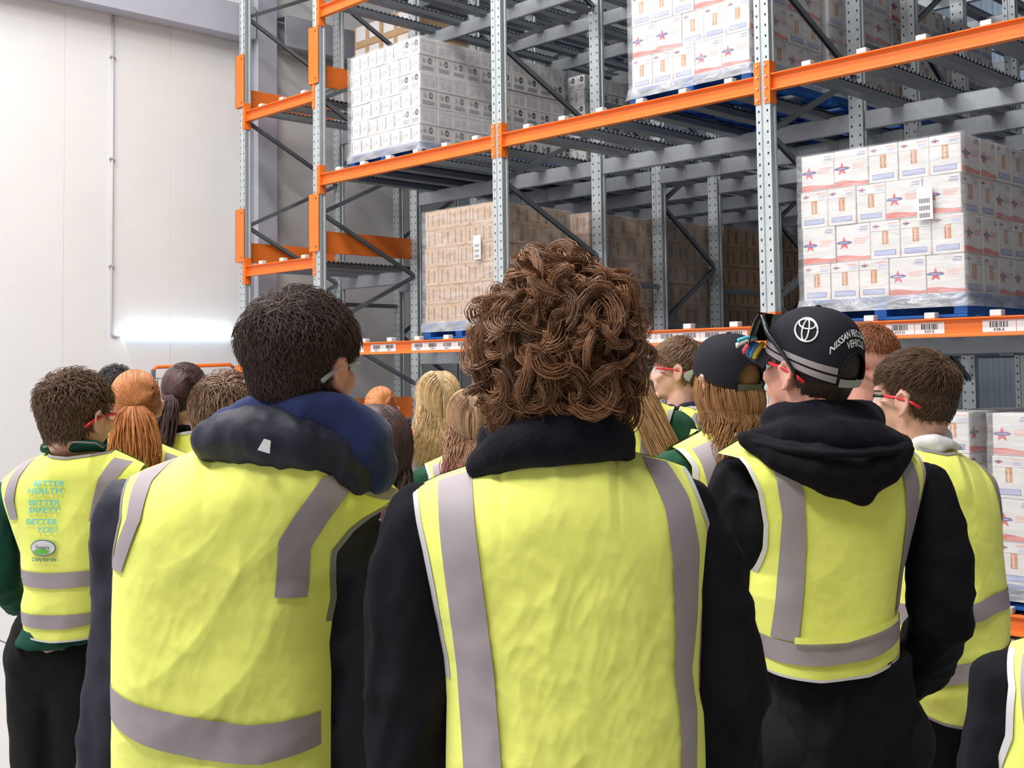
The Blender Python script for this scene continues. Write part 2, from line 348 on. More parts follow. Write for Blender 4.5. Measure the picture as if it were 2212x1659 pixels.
# ------------------------------------------------------------------ pallets, cartons, wrap
_c = {}
def carton_mesh(w, d, h):
    k = ('c', round(w, 3), round(d, 3), round(h, 3))
    if k not in _c:
        m = MB(); m.cbox(.0015, w-.0015, 0, d, .001, h-.001, .004); m.box(.01, w-.01, d*.5-.02, d*.5+.02, h-.0012, h-.0004); _c[k] = m.mesh('carton')
    return _c[k]
def star_pts(cx, cz, r, n=5, q=.42):
    return [(cx+(r if i % 2 == 0 else r*q)*math.sin(i*math.pi/n), cz+(r if i % 2 == 0 else r*q)*math.cos(i*math.pi/n)) for i in range(2*n)]
def decal_mesh(kind, w, h):
    k = ('d', kind, round(w, 3), round(h, 3))
    if k in _c: return _c[k]
    m = MB()
    def poly(pts, mi, lift=1): m.add([(x, -.0006*lift, z) for x, z in pts], [tuple(range(len(pts)))], mi)
    def rect(a, b, c, d, mi, lift=1): poly([(a*w, c*h), (b*w, c*h), (b*w, d*h), (a*w, d*h)], mi, lift)
    if kind == 'star':   # 0 red 1 coral 2 pink 3 blue 4 pale blue 5 amber 6 grey
        sp = star_pts(.24*w, .5*h, .19*h)
        c0 = (.24*w, .5*h)
        m.add([(c0[0], -.0006, c0[1])]+[(x, -.0006, z) for x, z in sp], [(0, i+1, (i+1) % 10+1)[::-1] for i in range(10)], 0)
        poly([(.24*w+.235*w*math.cos(a), .515*h+.04*h*math.sin(a)) for a in np.linspace(0, 2*math.pi, 15)[:-1]], 3, 2)
        rect(.12, .36, .505, .525, 4, 3)
        for i in range(3): rect(.53, .95-.06*i, .585-.055*i, .615-.055*i, 2)
        for i in range(4): rect(.72-.05*(i % 2)-.03*(i == 2), .93, .90-.035*i, .915-.035*i, 4 if i % 2 else 3)
        xs = np.linspace(0.01, .99, 13); top = [.155+.03*math.sin(x*5.2+.4) for x in xs]
        poly([(xs[0]*w, .03*h)]+[(xs[-1]*w, .03*h)]+[(x*w, t*h) for x, t in zip(xs[::-1], top[::-1])], 1)
        rect(.3, .8, .07, .085, 2, 2)
    elif kind == 'flap':
        rect(.03, .97, .735, .745, 6)
        m2 = star_pts(.2*w, .86*h, .075*h); c0 = (.2*w, .86*h)
        m.add([(c0[0], -.0006, c0[1])]+[(x, -.0006, z) for x, z in m2], [(0, i+1, (i+1) % 10+1)[::-1] for i in range(10)], 0)
        rect(.08, .32, .85, .875, 3, 2); rect(.6, .93, .90, .94, 2); rect(.66, .93, .83, .86, 4); rect(.64, .9, .79, .81, 4)
        rect(.40, .61, .38, .735, 5); rect(.46, .52, .4, .7, 2, 2)
        rect(.13, .85, .09, .23, 3); rect(.145, .835, .10, .22, 4, 2); rect(.2, .78, .12, .2, 4, 3); rect(.95, .99, .05, .2, 2)
    elif kind == 'ring':
        cx, cz, r = .64*w, .70*h, .19*h
        o = [(cx+r*.8*math.cos(a), cz+r*math.sin(a)) for a in np.linspace(0, 2*math.pi, 17)[:-1]]; poly(o, 7)
        rect(.60, .66, .63, .77, 8, 2); rect(.66, .72, .63, .70, 8, 2)
        for i in range(3): rect(.2+.07*i, .25+.07*i, .56, .84-.05*i, 6)
        for i in range(4): rect(.15, .85, .16+.06*i, .195+.06*i, 6)
    elif kind == 'bar':
        rect(.10, .24, .18, .86, 6); rect(.44, .49, .35, .62, 6); rect(.6, .8, .42, .55, 8); rect(.72, .76, .45, .60, 7); rect(.3, .33, .3, .4, 6)
    elif kind == 'faint':
        rect(.2, .45, .25, .6, 8); rect(.62, .86, .2, .62, 8); rect(.1, .9, .78, .8, 8)
    elif kind == 'tan':
        rect(.2, .34, .15, .85, 9); rect(.62, .78, .18, .8, 9); rect(.45, .5, .5, .75, 9); rect(0.0, 1.0, .93, .945, 9)
    elif kind == 'sheet':
        rect(.12, .82, .3, .95, 10)
    me = m.mesh('print'); _c[k] = me; return me
PM = ['p_red', 'p_coral', 'p_pink', 'p_blue', 'p_lblue', 'p_amber', 'p_grey', 'p_black', 'p_lgrey', 'p_dbrown', 'label']
M['p_lgrey'] = mat('print_pale_grey', srgb(196, 194, 194), 0.6, var=0.03)
PMATS = [M[k] for k in PM]
ORD = ['first', 'second', 'third', 'fourth', 'fifth', 'sixth', 'seventh', 'eighth', 'ninth', 'tenth']
def rowname(r, n):
    if r == n-1: return 'top'
    if r == 0: return 'bottom'
    return ORD[n-1-r]
def carton(x, y, z, w, d, h, board, fk, sk, label, group):
    o = link_mesh({'carton_w': 'star_carton', 'carton_g': 'ring_carton', 'carton_b': 'brown_carton'}[board], carton_mesh(w, d, h), M[board], None, (x, y, z))
    tag(o, label, 'carton', group)
    if fk: link_mesh('print', decal_mesh(fk, w, h), PMATS, o)
    if sk:
        c = link_mesh('print', decal_mesh(sk, d, h), PMATS, o, (w, 0, 0)); c.rotation_euler[2] = math.pi/2
    return o
def pallet(x0, x1, y0, y1, z0, z1, label, detail=True):
    t = empty('pallet', ((x0+x1)/2, (y0+y1)/2, z0)); tag(t, label, 'pallet')
    W, D, Hh = (x1-x0)/2, (y1-y0)/2, z1-z0
    n = 7 if detail else 3; bw = 2*D/(n+ (n-1)*.35)
    def pc(name, *a):
        m = MB(); m.cbox(*a, .004); m.build(name, M['blue'], t)
    for k in range(n):
        ya = -D+k*bw*1.35; pc('deck_board', -W, W, ya, ya+bw, Hh-.02, Hh)
    for xs in (-W, -.045, W-.09): pc('bearer', xs, xs+.09, -D+.004, D-.004, .022, Hh-.02)
    for ya in (-D, -.06, D-.12): pc('bottom_board', -W, W, ya, ya+.12, 0, .022)
    return t
def wrap(x0, x1, y0, y1, z0, z1, label, sheet=None):
    g = .012; n = 26; nz = 24
    per = []
    for i in range(n): per.append((x1+g, y1+g-(y1-y0+2*g)*i/n, 1, 0))
    for i in range(n): per.append((x1+g-(x1-x0+2*g)*i/n, y0-g, 0, -1))
    for i in range(n): per.append((x0-g, y0-g+(y1-y0+2*g)*i/n, -1, 0))
    per.append((x0-g, y1+g, -1, 0))
    P = np.zeros((nz+1, len(per), 3))
    for j in range(nz+1):
        z = z0-.085+(z1+.004-z0+.085)*j/nz; fl = max(0, (z0-z)/.085)
        for i, (x, y, nx, ny) in enumerate(per):
            q = .006*noise.noise(Vector((x*5, y*5, z*9)))+.004*noise.noise(Vector((x*14, y*14, z*22)))+fl*.03
            q = max(q, -.006)
            P[j, i] = (x+nx*q, y+ny*q, z)
    cx, cy = (x0+x1)/2, (y0+y1)/2; P -= np.array([cx, cy, z0])
    zz = P[:, 0, 2]; j0 = int(np.argmax(zz >= 0))
    K = P[:j0+1].copy(); K[..., :2] *= 1.003
    m = MB(); m.grid(P[j0:], flip=True); o = m.build('stretch_wrap', M['wrap'], None, True, (cx, cy, z0)); tag(o, label, 'plastic wrap')
    m = MB(); m.grid(K, flip=True); m.build('gathered_hem', M['wrap2'], o, True)
    if sheet:
        xa, za, w, h = sheet
        m = MB(); m.box(0, w, -.003, 0, 0, h, 0)
        for q in (.06, .28, .5): 
            for k in range(7): m.box(w*(.15+.1*k), w*(.15+.1*k)+w*.05, -.0036, -.003, h*q, h*(q+.14), 1)
        m.build('shipping_sheet', [M['label'], M['p_black']], o, loc=(xa-cx, y0-g-.012-cy, za-z0))
    return o
def load(x0, x1, y0, y1, z0, z1, rows, style, desc, front=True, cw=None, film=True, sheet=None, jit=.008, level=None, pal='', side=True, cols=None, lcols=None, rmin=0, nside=9):
    """a pallet load: cartons in view from the front and from the right"""
    rs = np.random.default_rng(int(abs(x0*977+y0*131+z0*17)))
    W = x1-x0; D = y1-y0; h = (z1-z0)/rows; grp = 'cartons of the '+desc
    for r in range(rmin, rows):
        z = z0+r*h; jx = float(rs.uniform(-jit, jit))
        if style == 'star':
            A = [('star', .222), ('star', .222), ('flap', .185), ('flap', .185), ('flap', .186)]
            if r % 2 == 0: A = A[2:]+A[:2]
            dep, board = .27, 'carton_w'
            B = ['star', 'star', 'flap', 'flap'] if r % 2 else ['flap', 'flap', 'star', 'star']
        elif style == 'ring':
            if r % 2 == 1: A = [('bar', .125)]*6+[('ring', .125)]*2; 
            else: A = [('bar', .1428)]*7
            if r == rows-3: A = [('bar', .1428)]*5+[('ring', .143)]*2
            dep, board = .22, 'carton_g'
            B = ['ring']*5 if r % 2 == 0 else ['faint']*5
        elif style == 'tan':
            A = [('tan', 1/6)]*6 if r % 2 else [('tan', .2)]*5
            dep, board = .24, 'carton_b'
            B = ['tan']*4 if r % 2 else ['tan']*3
        else:
            A = [('sheet', .25)]*4; dep, board = .28, 'carton_b'; B = ['', '', '']
        if front:
            x = x0+jx
            for k, (kd, fw) in enumerate(A):
                if (cols and k < len(A)-cols) or (lcols and k >= lcols): x += fw*W; continue
                last = k == len(A)-1
                lb = '%s carton from left, %s row, %s' % (ORD[k], rowname(r, rows), desc)
                carton(x, y0+float(rs.uniform(-.004, .004)), z, fw*W-.001, dep, h, board, kd, (B[0] if last else None), lb, grp); x += fw*W
        if side:
            ys = y0+(dep+.007 if front else 0); n = len(B)-(1 if front else 0); cd = (y1-ys)/n
            for k in range(min(n, nside)):
                lb = '%s carton back, %s row, side of %s' % (ORD[k+(1 if front else 0)], rowname(r, rows), desc)
                carton(x1-.26+jx, ys+k*cd, z, .26, cd-.004, h, board, None, B[k+(1 if front else 0)], lb, grp)
    if level is not None: pallet(x0-.012, x1+.012, y0-.015, y1+.01, level+.004, z0-.001, 'blue timber pallet under the '+desc, front)
    if film: wrap(x0-.012, x1+.012, y0-.012, y1, z0, z1, 'clear stretch film around the '+desc, sheet)
load(-9.62, -8.50, 7.13, 8.14, 3.875, 4.91, 6, 'ring', 'grey-printed load, upper left shelf', level=3.737, film=True, jit=.014)
load(-9.62, -8.48, 8.17, 9.18, 3.885, 4.92, 6, 'ring', 'second grey-printed load, upper left shelf', level=3.737, front=False, film=False)
load(-9.3, -8.29, 9.30, 10.3, 3.885, 4.87, 6, 'ring', 'third grey-printed load, upper left shelf', level=3.737, film=False, cols=2, nside=3)
load(-8.45, -7.49, 7.14, 8.17, 2.10, 3.17, 6, 'tan', 'brown load, lower left shelf', level=1.942, sheet=(-7.72, 2.66, .095, .22))
for k, q in enumerate((8.34, 9.46, 10.58, 11.70)):
    load(-8.43, -7.41, q, q+1.04, 2.10, 3.17+.02*k, 5, 'tan', '%s brown load, lower left shelf' % ORD[k+1], level=1.942, cols=(2 if k == 0 else None), front=(k == 0), film=(k < 2))
load(-5.84, -4.72, 7.13, 8.14, 3.88, 4.904, 4, 'star', 'star-printed load, upper middle shelf', level=3.737)
for k, q in enumerate((8.22, 9.28, 10.34)):
    load(-5.8, -4.70, q, q+1.02, 3.88, 4.904, 4, 'star', '%s star-printed load, upper middle shelf' % ORD[k+1], level=3.737, front=False, film=(k < 1))
load(-4.325, -3.165, 7.13, 8.14, 2.10, 3.125, 4, 'star', 'star-printed load, lower right shelf', level=1.942, sheet=(-3.452, 2.585, .105, .215))
load(-4.34, -3.19, 7.16, 8.16, 0.30, 1.345, 4, 'star', 'star-printed floor load behind the red glasses', level=0.150)
load(-3.03, -1.93, 7.13, 8.14, 0.30, 1.345, 4, 'star', 'star-printed floor load at the right edge', level=0.150)
for k, q in enumerate((8.24, 9.3, 10.36)):
    load(-4.3, -3.19, q, q+1.03, .30, 1.26, 4, 'star', '%s floor load back behind the red glasses' % ORD[k+1], level=.150, front=False, film=False, rmin=3)
    load(-3.03, -1.93, q, q+1.03, .30, 1.26, 4, 'star', '%s floor load back at the right edge' % ORD[k+1], level=.150, front=False, film=False, rmin=3)
load(-11.38, -10.28, 8.5, 9.5, 4.80, 5.91, 4, 'sheet', 'brown labelled load, highest far left shelf', level=4.657, film=False)
# ------------------------------------------------------------------ people: tools
RH = np.array([math.cos(YAW), math.sin(YAW), 0.0]); FH = np.array([-math.sin(YAW), math.cos(YAW), 0.0])
M['skin'] = mat('skin', srgb(222, 172, 152), 0.5, var=0.06, vscale=30, bump=0.03, bscale=300, spec=0.4)
M['skin_p'] = mat('skin_pink', srgb(228, 164, 148), 0.5, var=0.08, vscale=30, bump=0.03, bscale=300, spec=0.4)
M['eye'] = mat('eye_white', (.8, .8, .8), 0.2, var=0); M['iris'] = mat('iris', (.05, .06, .07), 0.2, var=0)
M['hivis'] = mat('fluoro_yellow_fabric', (0.90, 0.94, 0.19), 0.75, var=0.03, vscale=4, bump=0.10, bscale=45, sheen=0.15, spec=0.25)
M['hicoral'] = mat('fluoro_orange_fabric', (0.9, 0.13, 0.07), 0.75, var=0.04, vscale=4, bump=0.1, bscale=45, spec=0.25)
M['reflect'] = mat('reflective_tape', srgb(158, 148, 152), 0.55, var=0.04, vscale=6, bump=0.04, bscale=300, spec=0.4)
M['bind_l'] = mat('pale_binding', srgb(205, 203, 205), 0.6, var=0.03); M['bind_d'] = mat('grey_binding', srgb(140, 136, 140), 0.6, var=0.03)
M['black'] = mat('black_softshell', srgb(23, 22, 27), 0.9, var=0.12, vscale=12, bump=0.15, bscale=90, sheen=0.0, spec=0.15)
M['black2'] = mat('black_fleece', srgb(23, 23, 31), 0.95, var=0.15, vscale=30, bump=0.3, bscale=160, sheen=0.05, spec=0.1)
M['navy'] = mat('navy_fleece', srgb(38, 48, 92), 0.9, var=0.10, vscale=20, bump=0.2, bscale=200, sheen=0.2, spec=0.15)
M['navyshell'] = mat('navy_black_shell', srgb(38, 38, 52), 0.6, var=0.10, vscale=14, bump=0.15, bscale=40, spec=0.3)
M['green'] = mat('bottle_green_jersey', srgb(28, 74, 60), 0.85, var=0.10, vscale=16, bump=0.1, bscale=120, spec=0.2)
M['green2'] = mat('green_jersey', srgb(40, 82, 60), 0.85, var=0.10, vscale=16, bump=0.1, bscale=120, spec=0.2)
M['brown_j'] = mat('dark_brown_jacket', srgb(74, 62, 54), 0.8, var=0.12, vscale=20, bump=0.1, bscale=120)
M['navy_j'] = mat('navy_jacket', srgb(30, 34, 58), 0.8, var=0.1, vscale=14, bump=0.1, bscale=90)
M['white_f'] = mat('white_cotton', srgb(232, 230, 232), 0.7, var=0.03, bump=0.05)
M['purple'] = mat('purple_cloth', srgb(150, 40, 170), 0.7, var=0.05)
M['trousers'] = mat('black_trousers', srgb(26, 25, 27), 0.85, var=0.15, vscale=14, bump=0.15, bscale=60, spec=0.2)
M['shoe'] = mat('black_shoe', srgb(24, 24, 26), 0.5, var=0.1)
M['cyan'] = mat('cyan_print', srgb(118, 205, 206), 0.7, var=0.05); M['teal'] = mat('teal_print', srgb(60, 130, 130), 0.7, var=0.05)
M['logo_w'] = mat('logo_white', srgb(222, 222, 222), 0.6, var=0.02); M['logo_b'] = mat('logo_blue', srgb(90, 130, 160), 0.6, var=0.02); M['logo_g'] = mat('logo_green', srgb(104, 190, 60), 0.6, var=0.02); M['logo_k'] = mat('logo_dark', srgb(60, 70, 84), 0.6, var=0.02)
M['cap'] = mat('black_cap_cloth', srgb(34, 34, 42), 0.85, var=0.1, vscale=25, bump=0.12, bscale=260, spec=0.2)
M['khaki'] = mat('khaki_cloth', srgb(96, 100, 82), 0.8, var=0.08, bump=0.1)
M['strap'] = mat('pale_strap', srgb(176, 178, 166), 0.5, var=0.04)
M['thread'] = mat('white_embroidery', srgb(232, 232, 228), 0.6, var=0.04, bump=0.2, bscale=500)
M['g_red'] = mat('red_temple', srgb(214, 40, 52), 0.3, var=0.02); M['g_black'] = mat('black_frame', srgb(24, 24, 26), 0.3, var=0.02); M['g_orange'] = mat('orange_temple', srgb(230, 100, 50), 0.3, var=0.02)
M['lens'] = mat('clear_lens', (.85, .9, .92), 0.05, var=0, alpha=0.28, spec=0.8); M['lens_dark'] = mat('dark_lens', srgb(36, 40, 26), 0.08, var=0, spec=0.9)
for nm, c in dict(c_pink=(226, 80, 104), c_blue=(36, 110, 205), c_lblue=(110, 170, 230), c_yellow=(236, 206, 60), c_teal=(70, 185, 205), c_white=(235, 235, 235)).items(): M[nm] = mat(nm[2:]+'_plastic', srgb(*c), 0.35, var=0.03)
def hairmat(name, rgb, rough=0.5): return mat(name, srgb(*rgb), rough, var=0.12, vscale=40, attr='tone', spec=0.3)
HM = dict(dark=hairmat('dark_brown_hair', (84, 66, 60)), curl=hairmat('chestnut_curls', (146, 104, 74), 0.36), brown=hairmat('brown_hair', (112, 86, 68)), mid=hairmat('mid_brown_hair', (132, 102, 80)),
          red=hairmat('copper_hair', (190, 122, 72)), dark2=hairmat('dark_auburn_hair', (86, 64, 62)), blonde=hairmat('blonde_hair', (216, 184, 140)), dirty=hairmat('dirty_blonde_hair', (176, 142, 112)),
          ginger=hairmat('ginger_hair', (158, 98, 66)), wavy=hairmat('wavy_gold_brown_hair', (160, 116, 74)), long=hairmat('long_light_brown_hair', (158, 120, 84)), short=hairmat('short_brown_hair', (104, 80, 62)), black=hairmat('black_hair', (58, 50, 54)))
_perm = np.random.default_rng(99).permutation(256); _perm = np.concatenate([_perm, _perm, _perm])
_grad = np.array([[1,1,0],[-1,1,0],[1,-1,0],[-1,-1,0],[1,0,1],[-1,0,1],[1,0,-1],[-1,0,-1],[0,1,1],[0,-1,1],[0,1,-1],[0,-1,-1],[1,1,0],[0,-1,1],[-1,1,0],[0,-1,-1]], float)
def pn(x, y, z):
    """gradient noise on arrays"""
    x, y, z = np.broadcast_arrays(np.asarray(x, float), np.asarray(y, float), np.asarray(z, float))
    xi, yi, zi = np.floor(x).astype(int), np.floor(y).astype(int), np.floor(z).astype(int); xf, yf, zf = x-xi, y-yi, z-zi
    f = lambda t: t*t*t*(t*(t*6-15)+10); u, v, w = f(xf), f(yf), f(zf); out = 0.0
    for i in (0, 1):
        for j in (0, 1):
            for k in (0, 1):
                h = _grad[_perm[_perm[_perm[(xi+i) & 255]+((yi+j) & 255)]+((zi+k) & 255)] & 15]
                d = h[..., 0]*(xf-i)+h[..., 1]*(yf-j)+h[..., 2]*(zf-k)
                out = out+d*(u if i else 1-u)*(v if j else 1-v)*(w if k else 1-w)
    return out
def ellipsoid(c, r, rot=None, n=14, k=10):
    v = [(0, 0, -1)]; f = []
    for i in range(1, k):
        e = -math.pi/2+math.pi*i/k
        for j in range(n): a = 2*math.pi*j/n; v.append((math.cos(e)*math.cos(a), math.cos(e)*math.sin(a), math.sin(e)))
    v.append((0, 0, 1)); L = len(v)-1
    for j in range(n): f.append((0, 1+(j+1) % n, 1+j)); f.append((L, L-n+j, L-n+(j+1) % n))
    for i in range(k-2):
        for j in range(n): a = 1+i*n+j; b = 1+i*n+(j+1) % n; f.append((a, b, b+n, a+n))
    v = np.array(v)*np.array(r)
    if rot is not None: v = v @ np.array(rot.to_3x3()).T
    return v+np.array(c), f
def capsule(p0, r0, p1, r1, n=14):
    p0 = np.array(p0, float); p1 = np.array(p1, float); d = p1-p0; L = np.linalg.norm(d); t = d/L if L > 1e-9 else np.array([0, 0, 1.])
    u = np.cross(t, [1, 0, 0] if abs(t[0]) < .8 else [0, 1, 0]); u /= np.linalg.norm(u); w = np.cross(t, u)
    rings = [(p0, r0, a) for a in (-75, -50, -25, 0)]+[(p1, r1, a) for a in (0, 25, 50, 75)]
    v = []
    for (p, r, a) in rings:
        a = math.radians(a); c = p+t*r*math.sin(a); rr = r*math.cos(a)
        for j in range(n): q = 2*math.pi*j/n; v.append(c+(u*math.cos(q)+w*math.sin(q))*rr)
    f = [(i*n+j, i*n+(j+1) % n, (i+1)*n+(j+1) % n, (i+1)*n+j) for i in range(7) for j in range(n)]
    f += [tuple(range(n))[::-1], tuple(range(7*n, 8*n))]
    return np.array(v), f
def chain(pts, n=14): return [capsule(a[:3], a[3], b[:3], b[3], n) for a, b in zip(pts[:-1], pts[1:])]
def loft(rings, n=36):
    """rings: (z, cx, cy, half width, half depth)"""
    v = []; f = []
    for (z, cx, cy, w, d) in rings:
        for j in range(n):
            a = 2*math.pi*j/n; c, s = math.cos(a), math.sin(a); e = 2/2.5
            v.append((cx+w*math.copysign(abs(c)**e, c), cy+d*math.copysign(abs(s)**e, s), z))
    m = len(rings)
    f = [(i*n+j, i*n+(j+1) % n, (i+1)*n+(j+1) % n, (i+1)*n+j) for i in range(m-1) for j in range(n)]
    f += [tuple(range(n))[::-1], tuple(range((m-1)*n, m*n))]
    return np.array(v), f
def remesh(parts, voxel, smooth=2, dec=None, name='skin', wr=0.0, ws=9.0, seed=0.0):
    V = []; F = []; n = 0
    for v, f in parts:
        V.append(np.asarray(v)); F += [tuple(n+i for i in q) for q in f]; n += len(v)
    me = bpy.data.meshes.new('tmp'); me.from_pydata(np.concatenate(V).tolist(), [], F); o = bpy.data.objects.new('tmp', me); col.objects.link(o)
    md = o.modifiers.new('r', 'REMESH'); md.mode = 'VOXEL'; md.voxel_size = voxel; md.adaptivity = 0
    if smooth: sm = o.modifiers.new('s', 'SMOOTH'); sm.iterations = smooth; sm.factor = 0.5
    if dec: dc = o.modifiers.new('d', 'DECIMATE'); dc.ratio = dec
    dg = bpy.context.evaluated_depsgraph_get(); out = bpy.data.meshes.new_from_object(o.evaluated_get(dg)); out.name = name
    bpy.data.objects.remove(o); bpy.data.meshes.remove(me)
    if wr > 0:
        nv = len(out.vertices); co = np.zeros(nv*3, np.float32); no = co.copy(); out.vertices.foreach_get('co', co); out.vertices.foreach_get('normal', no); co = co.reshape(-1, 3); no = no.reshape(-1, 3)
        x, y, z = co[:, 0], co[:, 1], co[:, 2]
        h = .6-np.abs(pn(x*ws*1.2+seed, y*ws*1.2, z*ws*.55+seed*2))*2.2; h3 = .5-np.abs(pn(x*ws*.8+z*ws*.7, y*ws*.6, z*ws*.8-x*ws*.5+seed))*2; h2 = pn(x*ws*3, y*ws*3, z*ws*1.2+seed)
        co = co+no*(wr*(h*.7+h3*.6+h2*.35))[:, None]; out.vertices.foreach_set('co', co.astype(np.float32).ravel())
    out.polygons.foreach_set('use_smooth', [True]*len(out.polygons)); out.update(); return out
class Person: pass
def person(x, dist, label, name='person'):
    P = Person(); r = ray(x, 900); t = dist/float(r @ FH); P.dist = dist; P.x0 = t*float(r @ RH)
    base = FH*dist+RH*P.x0; P.root = empty(name, (base[0], base[1], 0), rz=YAW); tag(P.root, label, 'person'); return P
def PX(P, x, y, b=0.0):
    r = ray(x, y); t = (P.dist+b)/float(r @ FH); return np.array([t*float(r @ RH)-P.x0, b, CAMH+t*float(r[2])])
def PZ(P, pts, b=-.09): return [(lambda q: (q[0], q[2]))(PX(P, x, y, b)) for x, y in pts]
# ---- head
HC = np.array([0, -.012, .03]); HR = np.array([.077, .098, .088])
def head_parts(C, yaw, pitch=0.0, sc=1.0):
    R = Matrix.Rotation(yaw, 4, 'Z') @ Matrix.Rotation(pitch, 4, 'X')
    out = []
    out.append(ellipsoid(HC, HR, n=24, k=16)); out.append(ellipsoid((0, .028, -.03), (.062, .068, .076), n=20, k=14)); out.append(ellipsoid((0, .042, -.076), (.046, .046, .038), n=18, k=12))
    out.append(ellipsoid((0, -.02, -.05), (.062, .07, .07)))
    out += [capsule((0, .094, .012), .008, (0, .116, -.026), .012), capsule((-.014, .098, -.03), .009, (.014, .098, -.03), .009), capsule((-.034, .084, .026), .011, (.034, .084, .026), .011),
            capsule((-.019, .094, -.054), .0075, (.019, .094, -.054), .0075), capsule((-.016, .093, -.065), .008, (.016, .093, -.065), .008), ellipsoid((0, .084, -.096), (.022, .018, .018))]
    for s in (-1, 1):
        out.append(ellipsoid((s*.076, -.004, -.016), (.010, .018, .028), Matrix.Rotation(s*.25, 4, 'Z')))
        rim = [(s*.083, .010, -.020, .0045), (s*.086, .012, .006, .0045), (s*.090, -.004, .022, .005), (s*.093, -.022, .014, .005), (s*.091, -.024, -.008, .005), (s*.086, -.012, -.034, .0055), (s*.080, .004, -.042, .006)]
        out += chain(rim, 8)
        out.append(capsule((s*.05, .062, -.016), .016, (s*.04, .075, -.026), .016))
    out2 = []
    Rm_ = np.array(R.to_3x3())
    for v, f in out: out2.append(((np.asarray(v)*sc) @ Rm_.T+np.array(C), f))
    return out2, R
def to_head(v, C, R, sc=1.0): return (np.asarray(v)*sc) @ np.array(R.to_3x3()).T+np.array(C)
def eyes(C, R, parent, sc=1.0):
    m = MB()
    for s in (-1, 1):
        v, f = ellipsoid((s*.031, .074, .004), (.0135, .0135, .0135)); m.add(to_head(v, C, R, sc), f, 0)
        v, f = ellipsoid((s*.031, .0845, .004), (.0055, .0045, .0055)); m.add(to_head(v, C, R, sc), f, 1)
        v, f = capsule((s*.046, .079, .012), .003, (s*.016, .085, .013), .003, 8); m.add(to_head(v, C, R, sc), f, 1)
    m.build('eyes', [M['eye'], M['iris']], parent, True)
def hand_parts(w, d):
    """palm and five bent fingers from wrist w along d"""
    w = np.array(w); d = np.array(d, float); d /= np.linalg.norm(d); s = np.cross(d, [0, 1, 0]); s /= np.linalg.norm(s); n = np.cross(s, d)
    out = [capsule(w, .024, w+d*.03, .028), capsule(w+d*.03-s*.018, .015, w+d*.085-s*.026, .013), capsule(w+d*.03+s*.018, .015, w+d*.085+s*.026, .013), capsule(w+d*.03, .016, w+d*.085, .014)]
    for k, L in enumerate((.065, .078, .072, .055)):
        b = w+d*.088+s*(-.03+.02*k); m_ = b+d*L*.5+n*.008; e = m_+d*L*.42+n*.022; out += [capsule(b, .0095, m_, .009), capsule(m_, .009, e, .0075)]
    b = w+d*.03+s*-.026; m_ = b+d*.03-s*.026+n*.012; out += [capsule(b, .013, m_, .0115), capsule(m_, .0115, m_+d*.034+n*.006, .009)]
    return out
